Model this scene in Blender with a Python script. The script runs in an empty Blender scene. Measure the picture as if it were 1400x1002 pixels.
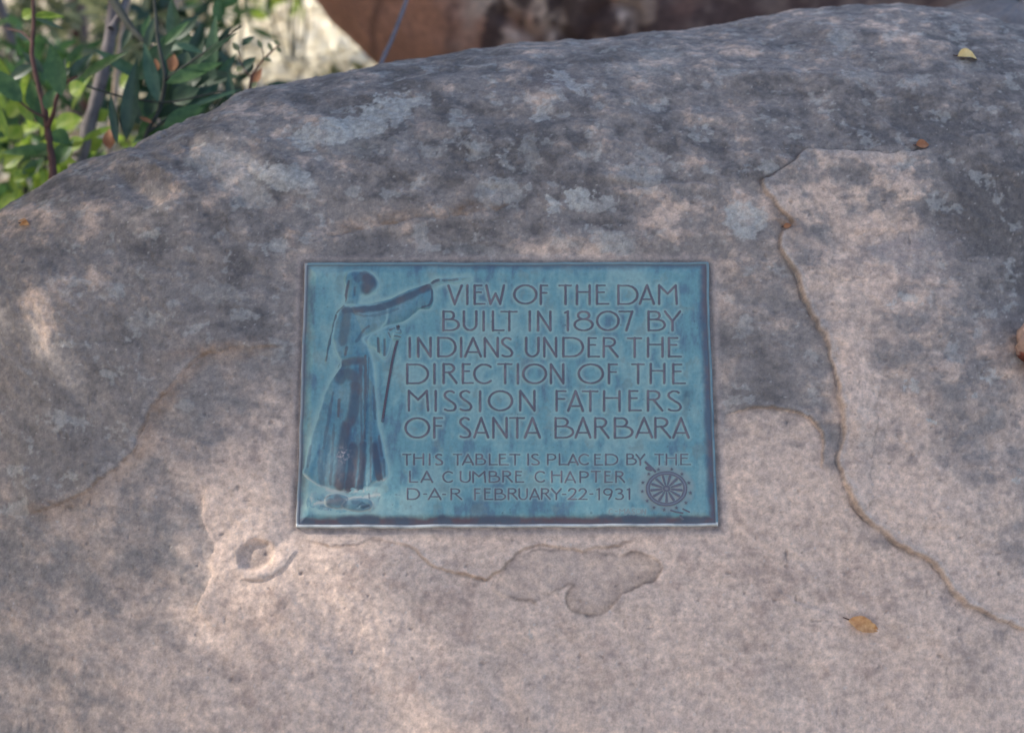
import bpy, math, random
import numpy as np
from mathutils import Vector, Matrix

random.seed(7)
RNG = np.random.default_rng(11)
S = bpy.context.scene
COL = S.collection
R = math.radians

# ------------------------------------------------------------------ camera
FPX = 50 / 36 * 1400            # focal length in photo pixels (photo is 1400 x 1002)
LEAN = R(33.46)                 # the tablet and the rock face behind it lean back from vertical
PC = np.array([0, 0, .85])      # centre of the tablet
AX_U = np.array([1., 0, 0])
AX_V = np.array([0, math.sin(LEAN), math.cos(LEAN)])
AX_W = np.array([0, -math.cos(LEAN), math.sin(LEAN)])
r1 = np.array([.99995737, .00245923, -.00889967]); r1 /= np.linalg.norm(r1)
r2 = np.array([-.00496652, .97250746, -.23281876]); r2 -= r1 * (r1 @ r2); r2 /= np.linalg.norm(r2)
r3 = np.cross(r1, r2)
TC = np.array([-.00733975, -.03748053, -2.06772])
RC = np.stack([r1, r2, r3], 1) @ np.stack([AX_U, AX_V, AX_W], 0)   # world -> camera
CAM = PC - RC.T @ TC
cam_d = bpy.data.cameras.new('camera')
cam = bpy.data.objects.new('camera', cam_d); COL.objects.link(cam)
M4 = np.eye(4); M4[:3, :3] = RC.T; M4[:3, 3] = CAM
cam.matrix_world = Matrix(M4.tolist())
cam_d.lens = 50; cam_d.sensor_width = 36
cam_d.clip_start = .05; cam_d.clip_end = 400
cam_d.dof.use_dof = True; cam_d.dof.focus_distance = 2.09; cam_d.dof.aperture_fstop = 2.5
S.camera = cam

# ------------------------------------------------------------------ sky and sun
SUN = np.array([-.80, .08, .60]); SUN /= np.linalg.norm(SUN)
w = bpy.data.worlds.new('World'); S.world = w; w.use_nodes = True
nt = w.node_tree
sky = nt.nodes.new('ShaderNodeTexSky'); sky.sky_type = 'NISHITA'; sky.sun_disc = False
sky.sun_elevation = math.asin(SUN[2]); sky.sun_rotation = math.atan2(SUN[0], SUN[1])
sky.air_density = 1.0; sky.dust_density = 4.0; sky.ozone_density = .5
bg = nt.nodes['Background']; bg.inputs[1].default_value = .15
nt.links.new(sky.outputs[0], bg.inputs[0])
sl = bpy.data.lights.new('sun', 'SUN'); sl.energy = 2.0; sl.angle = R(.5); sl.color = (1, .94, .86)
so = bpy.data.objects.new('sun', sl); COL.objects.link(so)
so.rotation_euler = Vector(SUN.tolist()).to_track_quat('Z', 'Y').to_euler()
so.location = (-4, 0, 6)
vs = S.view_settings
S.display_settings.display_device = 'sRGB'
vs.view_transform = 'Standard'; vs.look = 'None'; vs.gamma = 1; vs.exposure = 1.35
S.cycles.max_bounces = 6; S.cycles.use_denoising = True

# ------------------------------------------------------------------ helpers
def project(P):
    """world points (...,3) -> photo pixel coordinates"""
    q = P @ RC.T + (TC - RC @ PC)
    d = -q[..., 2]
    return 700 + FPX * q[..., 0] / d, 501 - FPX * q[..., 1] / d

def at(px, py, depth):
    """the world point seen at a pixel of the photo, 'depth' metres in front of the lens"""
    q = np.array([(px - 700) / FPX * depth, -(py - 501) / FPX * depth, -depth])
    return RC.T @ (q - TC) + PC

def plaque_uv(px, py):
    """photo pixel -> tablet coordinates (metres along AX_U, AX_V)"""
    px = np.asarray(px, float); py = np.asarray(py, float)
    d = np.stack([(px - 700) / FPX, -(py - 501) / FPX, -np.ones_like(px)], -1) @ RC
    k = ((PC - CAM) @ AX_W) / (d @ AX_W)
    p = CAM + d * k[..., None] - PC
    return p @ AX_U, p @ AX_V

def sm(a, b, x):
    t = np.clip((x - a) / (b - a), 0, 1)
    return t * t * (3 - 2 * t)

def _hash(ix, iy, seed):
    h = (ix.astype(np.int64) * 374761393 + iy.astype(np.int64) * 668265263 + seed * 1274126177) & 0xffffffff
    h = ((h ^ (h >> 13)) * 1274126177) & 0xffffffff
    return (h ^ (h >> 16)) & 0xffff

def noise(x, y, seed=0):
    x0 = np.floor(x); y0 = np.floor(y)
    fx = x - x0; fy = y - y0
    u = fx ** 3 * (fx * (fx * 6 - 15) + 10); v = fy ** 3 * (fy * (fy * 6 - 15) + 10)
    r = 0
    for dx in (0, 1):
        for dy in (0, 1):
            a = _hash(x0 + dx, y0 + dy, seed) * (2 * math.pi / 65536)
            g = np.cos(a) * (fx - dx) + np.sin(a) * (fy - dy)
            r = r + g * (u if dx else 1 - u) * (v if dy else 1 - v)
    return r * 1.5            # about -1..1

def fbm(x, y, octaves=5, seed=0, gain=.5):
    r = 0; a = 1
    for o in range(octaves):
        r = r + a * noise(x * 2 ** o + 17.3 * o, y * 2 ** o - 9.1 * o, seed + o * 31)
        a *= gain
    return r

def catmull(pts, n=6, closed=False):
    P = np.array(pts, float)
    if len(P) < 3: return P
    out = []
    N = len(P)
    rng = range(N) if closed else range(N - 1)
    for i in rng:
        if closed: a, b, c, d = P[i - 1], P[i], P[(i + 1) % N], P[(i + 2) % N]
        else: a, b, c, d = P[max(i - 1, 0)], P[i], P[i + 1], P[min(i + 2, N - 1)]
        for k in range(n):
            t = k / n
            out.append(.5 * (2 * b + (c - a) * t + (2 * a - 5 * b + 4 * c - d) * t * t + (3 * b - a - 3 * c + d) * t ** 3))
    if not closed: out.append(P[-1])
    return np.array(out)

def seg_dist(X, Y, poly):
    """distance, signed side (+ = right of travel when y points down) and 0..1 position to a polyline"""
    D = np.full(X.shape, 1e9); sd = np.zeros(X.shape); pos = np.zeros(X.shape)
    L = np.r_[0, np.cumsum(np.hypot(*np.diff(poly, axis=0).T))]
    for i in range(len(poly) - 1):
        ax, ay = poly[i]; bx, by = poly[i + 1]
        dx, dy = bx - ax, by - ay
        l2 = dx * dx + dy * dy + 1e-12
        t = np.clip(((X - ax) * dx + (Y - ay) * dy) / l2, 0, 1)
        ex = X - ax - t * dx; ey = Y - ay - t * dy
        d = ex * ex + ey * ey
        m = d < D
        D = np.where(m, d, D)
        sd = np.where(m, np.sign(dx * ey - dy * ex), sd)
        pos = np.where(m, (L[i] + t * (L[i + 1] - L[i])) / L[-1], pos)
    return np.sqrt(D), sd, pos

def inside(X, Y, poly):
    r = np.zeros(X.shape, bool)
    n = len(poly)
    for i in range(n):
        ax, ay = poly[i]; bx, by = poly[(i + 1) % n]
        if ay == by: continue
        c = ((ay > Y) != (by > Y)) & (X < (bx - ax) * (Y - ay) / (by - ay) + ax)
        r ^= c
    return r

def poly_sdf(X, Y, poly):
    """+ inside"""
    poly = np.asarray(poly, float)
    d, _, _ = seg_dist(X, Y, np.vstack([poly, poly[:1]]))
    return np.where(inside(X, Y, poly), d, -d)

def mesh_from(name, verts, faces, mat, parent=None, col=None, smooth=True):
    """faces: (n,4) or (n,3) array, or list of tuples; col: (nverts,4) stored as attribute 'tone'"""
    me = bpy.data.meshes.new(name)
    verts = np.asarray(verts, np.float32)
    if isinstance(faces, np.ndarray):
        k = faces.shape[1]; nf = len(faces)
        me.vertices.add(len(verts)); me.vertices.foreach_set('co', verts.ravel())
        me.loops.add(nf * k); me.loops.foreach_set('vertex_index', faces.astype(np.int32).ravel())
        me.polygons.add(nf)
        me.polygons.foreach_set('loop_start', np.arange(0, nf * k, k, dtype=np.int32))
        me.update(calc_edges=True); me.validate()
    else:
        me.from_pydata([tuple(map(float, v)) for v in verts], [], [tuple(f) for f in faces])
    if smooth: me.polygons.foreach_set('use_smooth', np.ones(len(me.polygons), bool))
    if col is not None:
        a = me.color_attributes.new('tone', 'FLOAT_COLOR', 'POINT')
        c = np.ones((len(verts), 4), np.float32); col = np.asarray(col, np.float32); c[:, :col.shape[1]] = col
        a.data.foreach_set('color', c.ravel())
    me.materials.append(mat)
    o = bpy.data.objects.new(name, me); COL.objects.link(o)
    if parent: o.parent = parent
    return o

def grid_faces(nu, nv, keep=None):
    i = np.arange(nu * nv).reshape(nv, nu)
    f = np.stack([i[:-1, :-1], i[:-1, 1:], i[1:, 1:], i[1:, :-1]], -1).reshape(-1, 4)
    if keep is not None: f = f[keep.reshape(-1)]
    return f

def compact(V, F, C=None):
    used = np.unique(F)
    m = np.full(len(V), -1); m[used] = np.arange(len(used))
    return V[used], m[F], (C[used] if C is not None else None)

def tag(o, label=None, cat=None, group=None, kind=None):
    if label: o['label'] = label
    if cat: o['category'] = cat
    if group: o['group'] = group
    if kind: o['kind'] = kind
    return o

def empty(name, loc, label, cat, group=None):
    o = bpy.data.objects.new(name, None); COL.objects.link(o)
    o.location = [float(v) for v in loc]; o.empty_display_size = .05
    return tag(o, label, cat, group)

# ------------------------------------------------------------------ materials
class NT:
    def __init__(s, name):
        s.m = bpy.data.materials.new(name); s.m.use_nodes = True
        s.t = s.m.node_tree; s.b = s.t.nodes['Principled BSDF']
    def n(s, typ, **kw):
        x = s.t.nodes.new(typ)
        for k, v in kw.items():
            if k.startswith('_'): setattr(x, k[1:], v)
            else: x.inputs[k.replace('_', ' ')].default_value = v
        return x
    def l(s, a, b): s.t.links.new(a, b)
    def noise(s, scale, detail=4, rough=.55, coord=None):
        x = s.n('ShaderNodeTexNoise', Scale=scale, Detail=detail, Roughness=rough)
        if coord is None:
            if not hasattr(s, 'tc'): s.tc = s.n('ShaderNodeTexCoord')
            coord = s.tc.outputs['Object']
        s.l(coord, x.inputs['Vector']); return x.outputs['Fac']
    def ramp(s, fac, stops):
        x = s.n('ShaderNodeValToRGB'); e = x.color_ramp.elements
        while len(e) < len(stops): e.new(.5)
        for el, (p, c) in zip(e, stops):
            el.position = p; el.color = (*c, 1) if len(c) == 3 else c
        s.l(fac, x.inputs[0]); return x.outputs[0]
    def mul(s, a, b, fac=1.0, mode='MULTIPLY'):
        x = s.n('ShaderNodeMix', _data_type='RGBA', _blend_type=mode); x.inputs[0].default_value = fac
        s.l(a, x.inputs[6]); s.l(b, x.inputs[7]); return x.outputs[2]
    def bump(s, h, dist, strength=1.0, prev=None):
        x = s.n('ShaderNodeBump', Strength=strength, Distance=dist)
        s.l(h, x.inputs['Height'])
        if prev: s.l(prev, x.inputs['Normal'])
        return x.outputs['Normal']

def g(v): return (v, v, v)

def rock_material(name, grain=420, bump=.0012):
    k = NT(name)
    a = k.n('ShaderNodeAttribute', _attribute_name='tone')
    n1 = k.noise(grain, 3, .65); n2 = k.noise(grain * .28, 5, .6); n3 = k.noise(55, 5, .6)
    c = k.mul(a.outputs['Color'], k.ramp(n1, [(.3, g(.87)), (.7, g(1.11))]))
    c = k.mul(c, k.ramp(n2, [(.3, (.78, .79, .82)), (.68, (1.2, 1.17, 1.14))]))
    c = k.mul(c, k.ramp(n3, [(.3, (.84, .84, .86)), (.68, (1.13, 1.12, 1.10))]))
    k.l(c, k.b.inputs['Base Color'])
    k.b.inputs['Roughness'].default_value = .82
    k.b.inputs['Specular IOR Level'].default_value = .35
    nb = k.bump(n2, bump * 1.4, .35)
    nb = k.bump(n1, bump, .4, nb)
    k.l(nb, k.b.inputs['Normal'])
    return k.m

def tone_material(name, rough=.6, metal=0, grain=900, amt=.12, bump=.0002, spec=.4):
    k = NT(name)
    a = k.n('ShaderNodeAttribute', _attribute_name='tone')
    n1 = k.noise(grain, 3, .6)
    c = k.mul(a.outputs['Color'], k.ramp(n1, [(.3, g(1 - amt)), (.7, g(1 + amt))]))
    k.l(c, k.b.inputs['Base Color'])
    k.b.inputs['Roughness'].default_value = rough; k.b.inputs['Metallic'].default_value = metal
    k.b.inputs['Specular IOR Level'].default_value = spec
    k.l(k.bump(n1, bump, .6), k.b.inputs['Normal'])
    return k.m

def leaf_material(name, c1, c2, trans=.35, rough=.4, scale=60):
    k = NT(name)
    c = k.ramp(k.noise(scale, 3), [(.32, c1), (.68, c2)])
    k.l(c, k.b.inputs['Base Color'])
    k.b.inputs['Roughness'].default_value = rough
    if trans:
        tr = k.n('ShaderNodeBsdfTranslucent'); k.l(c, tr.inputs[0])
        mx = k.n('ShaderNodeMixShader'); mx.inputs[0].default_value = trans
        k.l(k.b.outputs[0], mx.inputs[1]); k.l(tr.outputs[0], mx.inputs[2])
        k.l(mx.outputs[0], k.t.nodes['Material Output'].inputs[0])
    return k.m

def bark_material(name, c1, c2, scale=40):
    k = NT(name)
    n = k.noise(scale, 6, .65)
    k.l(k.ramp(n, [(.3, c1), (.7, c2)]), k.b.inputs['Base Color'])
    k.b.inputs['Roughness'].default_value = .85
    k.l(k.bump(n, .004, .7), k.b.inputs['Normal'])
    return k.m

M_ROCK = rock_material('sandstone_lichen')
M_BROWNROCK = rock_material('brown_sandstone', 160, .004)
M_PATINA = tone_material('bronze_patina', .55, .0, 1500, .10, .00015, .45)
M_GREEN = leaf_material('leaf_green', (.045, .115, .04), (.10, .20, .065), .4)
M_TEAL = leaf_material('leaf_bluegreen', (.034, .090, .050), (.075, .15, .08), .25)
M_DARK = leaf_material('leaf_dark', (.020, .050, .026), (.042, .085, .042), .15)
M_LIME = leaf_material('leaf_yellowgreen', (.20, .34, .04), (.40, .50, .09), .5)
M_OLIVE = leaf_material('leaf_olive', (.15, .175, .085), (.28, .30, .16), .4)
M_ORANGE = leaf_material('dead_leaf_orange', (.30, .115, .05), (.46, .21, .10), .3, .6)
M_CROWN = leaf_material('crown_leaf', (.05, .07, .03), (.09, .11, .05), .15)
M_TAN = leaf_material('dead_leaf_tan', (.40, .17, .06), (.66, .37, .16), .0, .6, 120)
M_YELLOW = leaf_material('dead_leaf_yellow', (.62, .42, .15), (.78, .60, .28), 0, .6, 90)
M_CREAM = leaf_material('dry_leaf_cream', (.66, .60, .46), (.85, .80, .66), .2, .6, 25)
M_BARKG = bark_material('bark_grey', (.10, .085, .09), (.22, .19, .19))
M_BARKR = bark_material('bark_redbrown', (.055, .025, .022), (.13, .06, .05))
M_BARKP = bark_material('bark_pale', (.30, .22, .16), (.48, .38, .29))
M_BARKD = bark_material('bark_dark', (.025, .03, .025), (.06, .065, .055))
M_TWIG = bark_material('twig_grey', (.14, .12, .14), (.24, .21, .24))

# ------------------------------------------------------------------ ground
def ground_z(x, y):
    z = .75 * sm(-.4, 1.2, y) + .10 * np.clip(y - 7, 0, 60) + .05 * fbm(x * .5, y * .5, 4, 5)
    return z - .25 * sm(-.7, -2.2, x) * sm(-1, .8, y) * (1 - sm(3, 6, y))

gx = np.unique(np.r_[np.linspace(-60, -6, 28), np.linspace(-6, 6, 161), np.linspace(6, 60, 28)])
gy = np.unique(np.r_[np.linspace(-60, -4, 28), np.linspace(-4, 10, 181), np.linspace(10, 90, 41)])
GX, GY = np.meshgrid(gx, gy)
GV = np.stack([GX, GY, ground_z(GX, GY)], -1).reshape(-1, 3)
kg = NT('forest_floor')
gn = kg.noise(3, 8, .65); gn2 = kg.noise(38, 5, .65)
gc = kg.mul(kg.ramp(gn, [(.35, (.22, .18, .12)), (.65, (.50, .43, .32))]),
            kg.ramp(gn2, [(.3, g(.6)), (.7, g(1.35))]))
kg.l(gc, kg.b.inputs['Base Color']); kg.b.inputs['Roughness'].default_value = .95
kg.l(kg.bump(gn2, .02, .8), kg.b.inputs['Normal'])
tag(mesh_from('ground', GV, grid_faces(len(gx), len(gy)), kg.m), 'brown forest floor sloping up behind the boulder', kind='structure')

# pale sandy ground, unseen, added in front to bounce warm light onto the boulder
pxs = np.linspace(-9, 9, 120); pys = np.linspace(-4.6, -.75, 50)
QX, QY = np.meshgrid(pxs, pys)
QY = QY + .12 * fbm(QX * .9, QY * 0 + 3, 3, 15) * (np.abs(QY + 2.6) > 1.5)
kp = NT('bounce_sand')
pn = kp.noise(9, 7, .6); pn2 = kp.noise(120, 4, .6)
kp.l(kp.mul(kp.ramp(pn, [(.3, (.36, .275, .20)), (.7, (.52, .42, .32))]), kp.ramp(pn2, [(.3, g(.8)), (.7, g(1.15))])), kp.b.inputs['Base Color'])
kp.b.inputs['Roughness'].default_value = .95
kp.l(kp.bump(pn2, .006, .8), kp.b.inputs['Normal'])
tag(mesh_from('bounce_ground', np.stack([QX, QY, ground_z(QX, QY) + .006], -1).reshape(-1, 3), grid_faces(len(pxs), len(pys)), kp.m), 'pale sandy ground added in front of the boulder to bounce warm light', kind='structure')

# ------------------------------------------------------------------ the boulder with the tablet
CREST = np.array([(-900, 1500), (-500, 1000), (-250, 640), (-120, 430), (0, 300), (30, 272), (62, 258), (85, 244), (112, 224), (150, 210), (185, 200),
                  (215, 186), (250, 170), (290, 152), (320, 136), (345, 126), (400, 113), (440, 105), (480, 97), (540, 86), (600, 76),
                  (650, 69), (700, 63), (760, 58), (800, 54), (850, 49), (900, 44), (950, 39), (1000, 33), (1040, 27), (1080, 19), (1120, 14), (1170, 9),
                  (1220, 10), (1270, 12), (1300, 14), (1325, 18), (1350, 25), (1375, 32), (1400, 40), (1500, 85), (1650, 190), (1900, 480), (2300, 1200)], float)
def xdense():
    return np.unique(np.round(np.r_[np.linspace(-2.0, -1.0, 60), np.linspace(-1.0, -.86, 30), np.linspace(-.86, .86, 1060), np.linspace(.86, 1.0, 30), np.linspace(1.0, 2.0, 60)], 6))
def y_off(x):
    return .62 * np.clip(-.36 - x, 0, 9) ** 2 + .42 * np.clip(x - .42, 0, 9) ** 2

def t_plane(pxv, pyv):
    _, v = plaque_uv(pxv, pyv); return v

xc = np.linspace(-2.0, 2.0, 161)
pxc, _ = project(np.stack([xc, y_off(xc) + .2, np.full_like(xc, 1.1)], -1))
tp = t_plane(pxc, np.interp(pxc, CREST[:, 0], CREST[:, 1]))
T0 = np.clip(tp - .21, -.7, .26)
T0 = np.convolve(np.pad(T0, 6, mode='edge'), np.ones(13) / 13, 'valid')
def profile(x, t0, kap, t):
    """x (n,), t (m,) -> y, z (m,n) and slope"""
    ph = LEAN + np.clip((t[:, None] - t0[None]) * kap[None], 0, R(172) - LEAN)
    ph = ph - R(27) * sm(-.38, -1.1, t)[:, None]
    dt = np.diff(t)[:, None]
    mid = .5 * (ph[1:] + ph[:-1])
    y = np.vstack([np.zeros((1, len(x))), np.cumsum(np.sin(mid) * dt, 0)])
    z = np.vstack([np.zeros((1, len(x))), np.cumsum(np.cos(mid) * dt, 0)])
    p0 = LEAN - R(27) * sm(-.38, -1.1, t); m0 = .5 * (p0[1:] + p0[:-1]); i0 = np.searchsorted(t, 0)   # plain leaning face, for the anchor
    return y - np.sum((np.sin(m0) * dt[:, 0])[:i0]) + y_off(x)[None], z - np.sum((np.cos(m0) * dt[:, 0])[:i0]) + PC[2], ph
tt = np.unique(np.r_[np.linspace(-1.2, 0, 40), np.linspace(0, 2.2, 500)])
lo = np.full(len(xc), .3); hi = np.full(len(xc), 14.)
for _ in range(26):
    kap = np.sqrt(lo * hi)
    y, z, ph = profile(xc, T0, kap, tt)
    P = np.stack([np.broadcast_to(xc, y.shape), y, z], -1)
    px_, py_ = project(P)
    j = np.argmin(py_[8:], 0) + 8
    c = np.arange(len(xc))
    target = np.interp(px_[j, c], CREST[:, 0], CREST[:, 1])
    high = py_[j, c] < target              # crest too high in the picture -> bend sooner
    lo = np.where(high, kap, lo); hi = np.where(high, hi, kap)
X = xdense()
T0x = np.interp(X, xc, T0); KX = np.interp(X, xc, kap)
T = np.unique(np.round(np.r_[np.linspace(-1.25, -.5, 60), np.linspace(-.5, -.40, 30), np.linspace(-.40, .62, 640), np.linspace(.62, 1.1, 200), np.linspace(1.1, 2.9, 120)], 6))
Yb, Zb, PH = profile(X, T0x, KX, T)
XX = np.broadcast_to(X, Yb.shape); TT = np.broadcast_to(T[:, None], Yb.shape)
B = np.stack([XX, Yb, Zb], -1)
du = np.gradient(B, axis=1); dv = np.gradient(B, axis=0)
N = np.cross(du, dv); N /= np.linalg.norm(N, axis=-1, keepdims=True) + 1e-12
VX, VY = project(B)                                  # where each point of the rock shows in the photo
front = (1 - sm(R(100), R(118), PH))
U, V = XX, TT

def gauss(cx, cy, rx, ry, rot=0, px=None, py=None):
    px = VX if px is None else px; py = VY if py is None else py
    c, s_ = math.cos(R(rot)), math.sin(R(rot))
    dx, dy = px - cx, py - cy
    return ((dx * c + dy * s_) / rx) ** 2 + ((-dx * s_ + dy * c) / ry) ** 2

D = np.zeros_like(XX)
# slow undulation of the stone
D += .009 * fbm(U * 3.2, V * 3.2, 3, 1) + .0016 * fbm(U * 14, V * 17, 3, 2) * (1 + 1.6 * sm(330, 200, VY))
D += .010 * np.exp(-gauss(1290, 430, 130, 190)) - .006 * np.exp(-gauss(1205, 620, 40, 120, 10))
D += .008 * np.exp(-gauss(1165, 600, 26, 110)) + .012 * np.exp(-gauss(420, 880, 190, 150)) - .008 * np.exp(-gauss(150, 800, 170, 130))
D += .012 * np.exp(-gauss(60, 420, 80, 90)) - .010 * np.exp(-gauss(1180, 160, 150, 45))
# bedding lips and knobs near the top left
for cx, cy, rx, ry, rot, h in [(225, 240, 45, 10, 28, .009), (275, 215, 60, 14, -22, .010), (300, 180, 90, 9, -20, .009), (190, 262, 40, 10, 35, -.006), (232, 222, 16, 8, 30, .006),
                               (240, 285, 90, 14, -25, .008), (120, 300, 60, 14, -35, .006), (400, 250, 40, 16, 10, .004), (760, 120, 60, 22, -12, .007), (560, 120, 150, 10, -8, .006),
                               (700, 160, 160, 8, 2, -.004), (860, 245, 60, 7, 5, .005), (640, 245, 90, 8, 4, .003), (1100, 100, 120, 10, 3, .005), (950, 140, 120, 10, -4, -.004)]:
    D += h * np.exp(-gauss(cx, cy, rx, ry, rot)) * front
# ragged coarse grain where the crust has weathered off
rough = .05 + .9 * np.exp(-gauss(60, 440, 120, 110)) + .42 * np.exp(-gauss(440, 890, 130, 100)) + .5 * np.exp(-gauss(320, 720, 50, 60)) + .15 * np.exp(-gauss(120, 760, 220, 120)) + .4 * np.exp(-gauss(350, 240, 130, 60))
gr = fbm(U * 62 + .25 * V * 62, V * 70, 4, 3, .6)
D += (.0015 * rough) * gr + .00016 * fbm(U * 150, V * 150, 2, 4)
# spalled layers: (points, side that stands proud: +1 right of travel / -1 left, step in metres, reach in px)
JX = VX + 4 * fbm(U * 26, V * 26, 3, 8) + .8 * noise(U * 110, V * 110, 9)
JY = VY + 4 * fbm(U * 26, V * 26, 3, 18) + .8 * noise(U * 110, V * 110, 19)
LEDGES = [
    ([(390, 473), (345, 474), (300, 480), (270, 490), (245, 515), (222, 540), (205, 562), (188, 590), (181, 612), (160, 634), (135, 656), (108, 675), (70, 690), (25, 705)], 1, .0125, 90, .5, .16, -.14, 1.0),
    ([(1300, 196), (1275, 202), (1250, 208), (1210, 212), (1180, 210), (1150, 207), (1120, 205), (1096, 207), (1085, 220), (1065, 235), (1044, 245), (1042, 256), (1056, 276), (1080, 300), (1078, 312), (1066, 318), (1068, 340),
      (1085, 372), (1100, 410), (1120, 450), (1135, 482), (1143, 512), (1146, 545), (1150, 572), (1148, 610), (1147, 642), (1165, 682), (1180, 706), (1200, 720), (1222, 738), (1250, 755), (1280, 775), (1300, 802), (1320, 825), (1345, 838), (1375, 851), (1430, 875)], -1, .0100, 110, .45, -.08, .12, 1.0),
    ([(985, 567), (1010, 561), (1040, 557), (1075, 558), (1100, 568), (1118, 586), (1125, 606), (1121, 645)], -1, .0055, 60, .55, 0.12, -0.18, 0.3),
    ([(395, 739), (440, 743), (465, 746), (505, 738), (530, 740), (560, 749), (585, 766), (610, 779), (635, 788), (660, 790), (678, 782), (692, 774), (702, 764), (707, 754), (722, 746), (745, 744), (780, 751), (815, 751), (850, 743), (885, 734)], -1, .0055, 45, .6, 0.1, -0.12, 0.2),
    ([(842, 758), (870, 755), (890, 758), (902, 768), (906, 780), (895, 793), (872, 801), (851, 811), (837, 830), (812, 841), (790, 838), (777, 829), (775, 814), (782, 800)], -1, .0016, 25, 0.5, 0.0, 0.06, 0.2),
    ([(672, 796), (690, 812), (712, 818), (738, 824)], -1, .0012, 20, 0.35, 0, 0.05, 0.1),
    ([(284, 670), (276, 695), (283, 722), (293, 745), (290, 770), (288, 792), (275, 820), (262, 845)], -1, .0075, 60, 0, -0.1, 0.15, 0.2),
    ([(330, 789), (352, 793), (376, 789), (393, 776), (408, 752)], -1, .0022, 18, .21, 0, 0, 0.6),
    ([(440, 322), (500, 310), (560, 300), (610, 297), (650, 291), (700, 281)], 1, .0025, 40, 0.5, 0.1, 0, 0.2),
    ([(1060, 800), (1090, 820), (1130, 838), (1165, 850)], 1, .002, 40, 0.15, 0, 0.08, 0),
    ([(842, 262), (880, 258), (930, 250), (980, 254)], 1, .004, 30, 0.2, -0.1, 0.1, 0.3),
    ([(1206, 505), (1199, 545), (1193, 600), (1190, 650), (1186, 690), (1178, 704)], 1, .003, 40, .12, -.05, .08, .2),
    ([(282, 158), (255, 168), (228, 182), (205, 196), (186, 208)], 1, .006, 16, 0, 0, .1, .6),
    ([(225, 246), (248, 226), (262, 214)], -1, .006, 16, 0, 0, .1, .3),
    ([(155, 235), (190, 222), (232, 205), (268, 196)], -1, .005, 16, 0, 0, .1, .3),
]
edge_brown_shade = np.zeros_like(D); edge_lip_light = np.zeros_like(D); crust_d = np.zeros_like(D)
inframe = (VX > -150) & (VX < 1560) & (VY > -80) & (VY < 1130) & (front > .01)
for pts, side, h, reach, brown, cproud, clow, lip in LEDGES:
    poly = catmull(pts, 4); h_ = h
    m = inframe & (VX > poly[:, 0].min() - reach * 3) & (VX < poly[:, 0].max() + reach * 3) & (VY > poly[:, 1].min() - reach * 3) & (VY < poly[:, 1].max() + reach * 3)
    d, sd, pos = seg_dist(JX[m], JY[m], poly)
    s_ = sd * side * d
    end = sm(0, .07, pos) * sm(1, .93, pos)
    hi_ = np.exp(-np.clip(s_, 0, None) / reach); lo_ = np.exp(-np.clip(-s_, 0, None) / (reach * .6))
    st = .5 + .5 * np.tanh(s_ / ((1.5 + .9 * noise(U[m] * 18, V[m] * 18, 77)) if (h < .007 or brown == .45) else 7.0)); sw = np.clip(.62 + .6 * noise(U[m] * 13, V[m] * 13, 78), .15, 1.2); h = h * sw
    D[m] += h * end * (st * (hi_ * .62 + .30 * np.exp(-np.clip(s_, 0, None) / 9)) - (1 - st) * (lo_ * .12 + .46 * np.exp(-np.clip(-s_, 0, None) / 11))) * front[m]
    gv = np.clip(.55 + .9 * noise(U[m] * 21 + 5, V[m] * 21, 79), 0, 1.3)
    D[m] -= (.0 if h_ > .0072 and brown == 0 else 1) * min(.0042, .5 * h_) * end * gv * np.exp(-((s_ + 1.8) / 1.7) ** 2) * front[m] * (brown > .2)
    if brown == .5: edge_brown_shade[m] += .5 * end * sm(-26, -10, s_) * sm(2, -1, s_) * (.7 + .6 * np.clip(noise(U[m] * 22, V[m] * 22, 81), -1, 1))
    if brown == .45: edge_brown_shade[m] += .26 * sm(-.3, .3, noise(U[m] * 9, V[m] * 9, 83)) * end * sm(-12, -5, s_) * sm(1.5, -1, s_) * (.6 + .7 * np.clip(noise(U[m] * 22, V[m] * 22, 81), -1, 1))
    edge_brown_shade[m] += .42 * end * brown * np.exp(-np.clip(-s_, 0, None) / 10) * (s_ < 1) * (.6 + .8 * np.clip(noise(U[m] * 30, V[m] * 30, 80), -1, 1))
    edge_brown_shade[m] += .8 * sm(-.55, .25, noise(U[m] * 14 + 2, V[m] * 14, 84)) * end * np.exp(-((s_ + 1.6) / 2.3) ** 2) * brown
    edge_lip_light[m] += 1.25 * end * np.exp(-((s_ - 4) / 4.2) ** 2) * lip
    crust_d[m] += end * np.where(s_ > 0, cproud * hi_, clow * lo_)
# the small pocket below the tablet's left corner
gb = gauss(352, 758, 25, 21, -15, JX, JY)
D += -.0085 * (1 - sm(.3, 1.25, gb)) + .0013 * np.exp(-((np.sqrt(gb) - 1.4) / .34) ** 2) * front * sm(-25, 25, (VX - 352) * .6 + (VY - 758))
D += -.003 * np.exp(-gauss(690, 955, 14, 40, -15)) + .003 * np.exp(-gauss(725, 965, 22, 40, -15)) - .002 * np.exp(-gauss(755, 970, 10, 40, -10))
fl1 = fbm(U * 11 + 4, V * 15, 5, 301, .55); fl2 = fbm(U * 27, V * 36 + 8, 4, 302, .55)
flakew = .35 + .65 * sm(520, 300, VY) + .45 * np.exp(-gauss(1260, 560, 170, 230))
flake = (sm(.16, .20, fl1) + .7 * sm(.42, .46, fl1) + .6 * sm(.30, .35, fl2)) * np.clip(flakew, 0, 1.1) * front
D += .00105 * flake
pit0 = noise(U * 95 + 7, V * 105, 93); pitm = sm(.60, .76, pit0) * (.4 + .6 * sm(-.2, .3, fl2))
D -= .0014 * pitm * front
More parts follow.
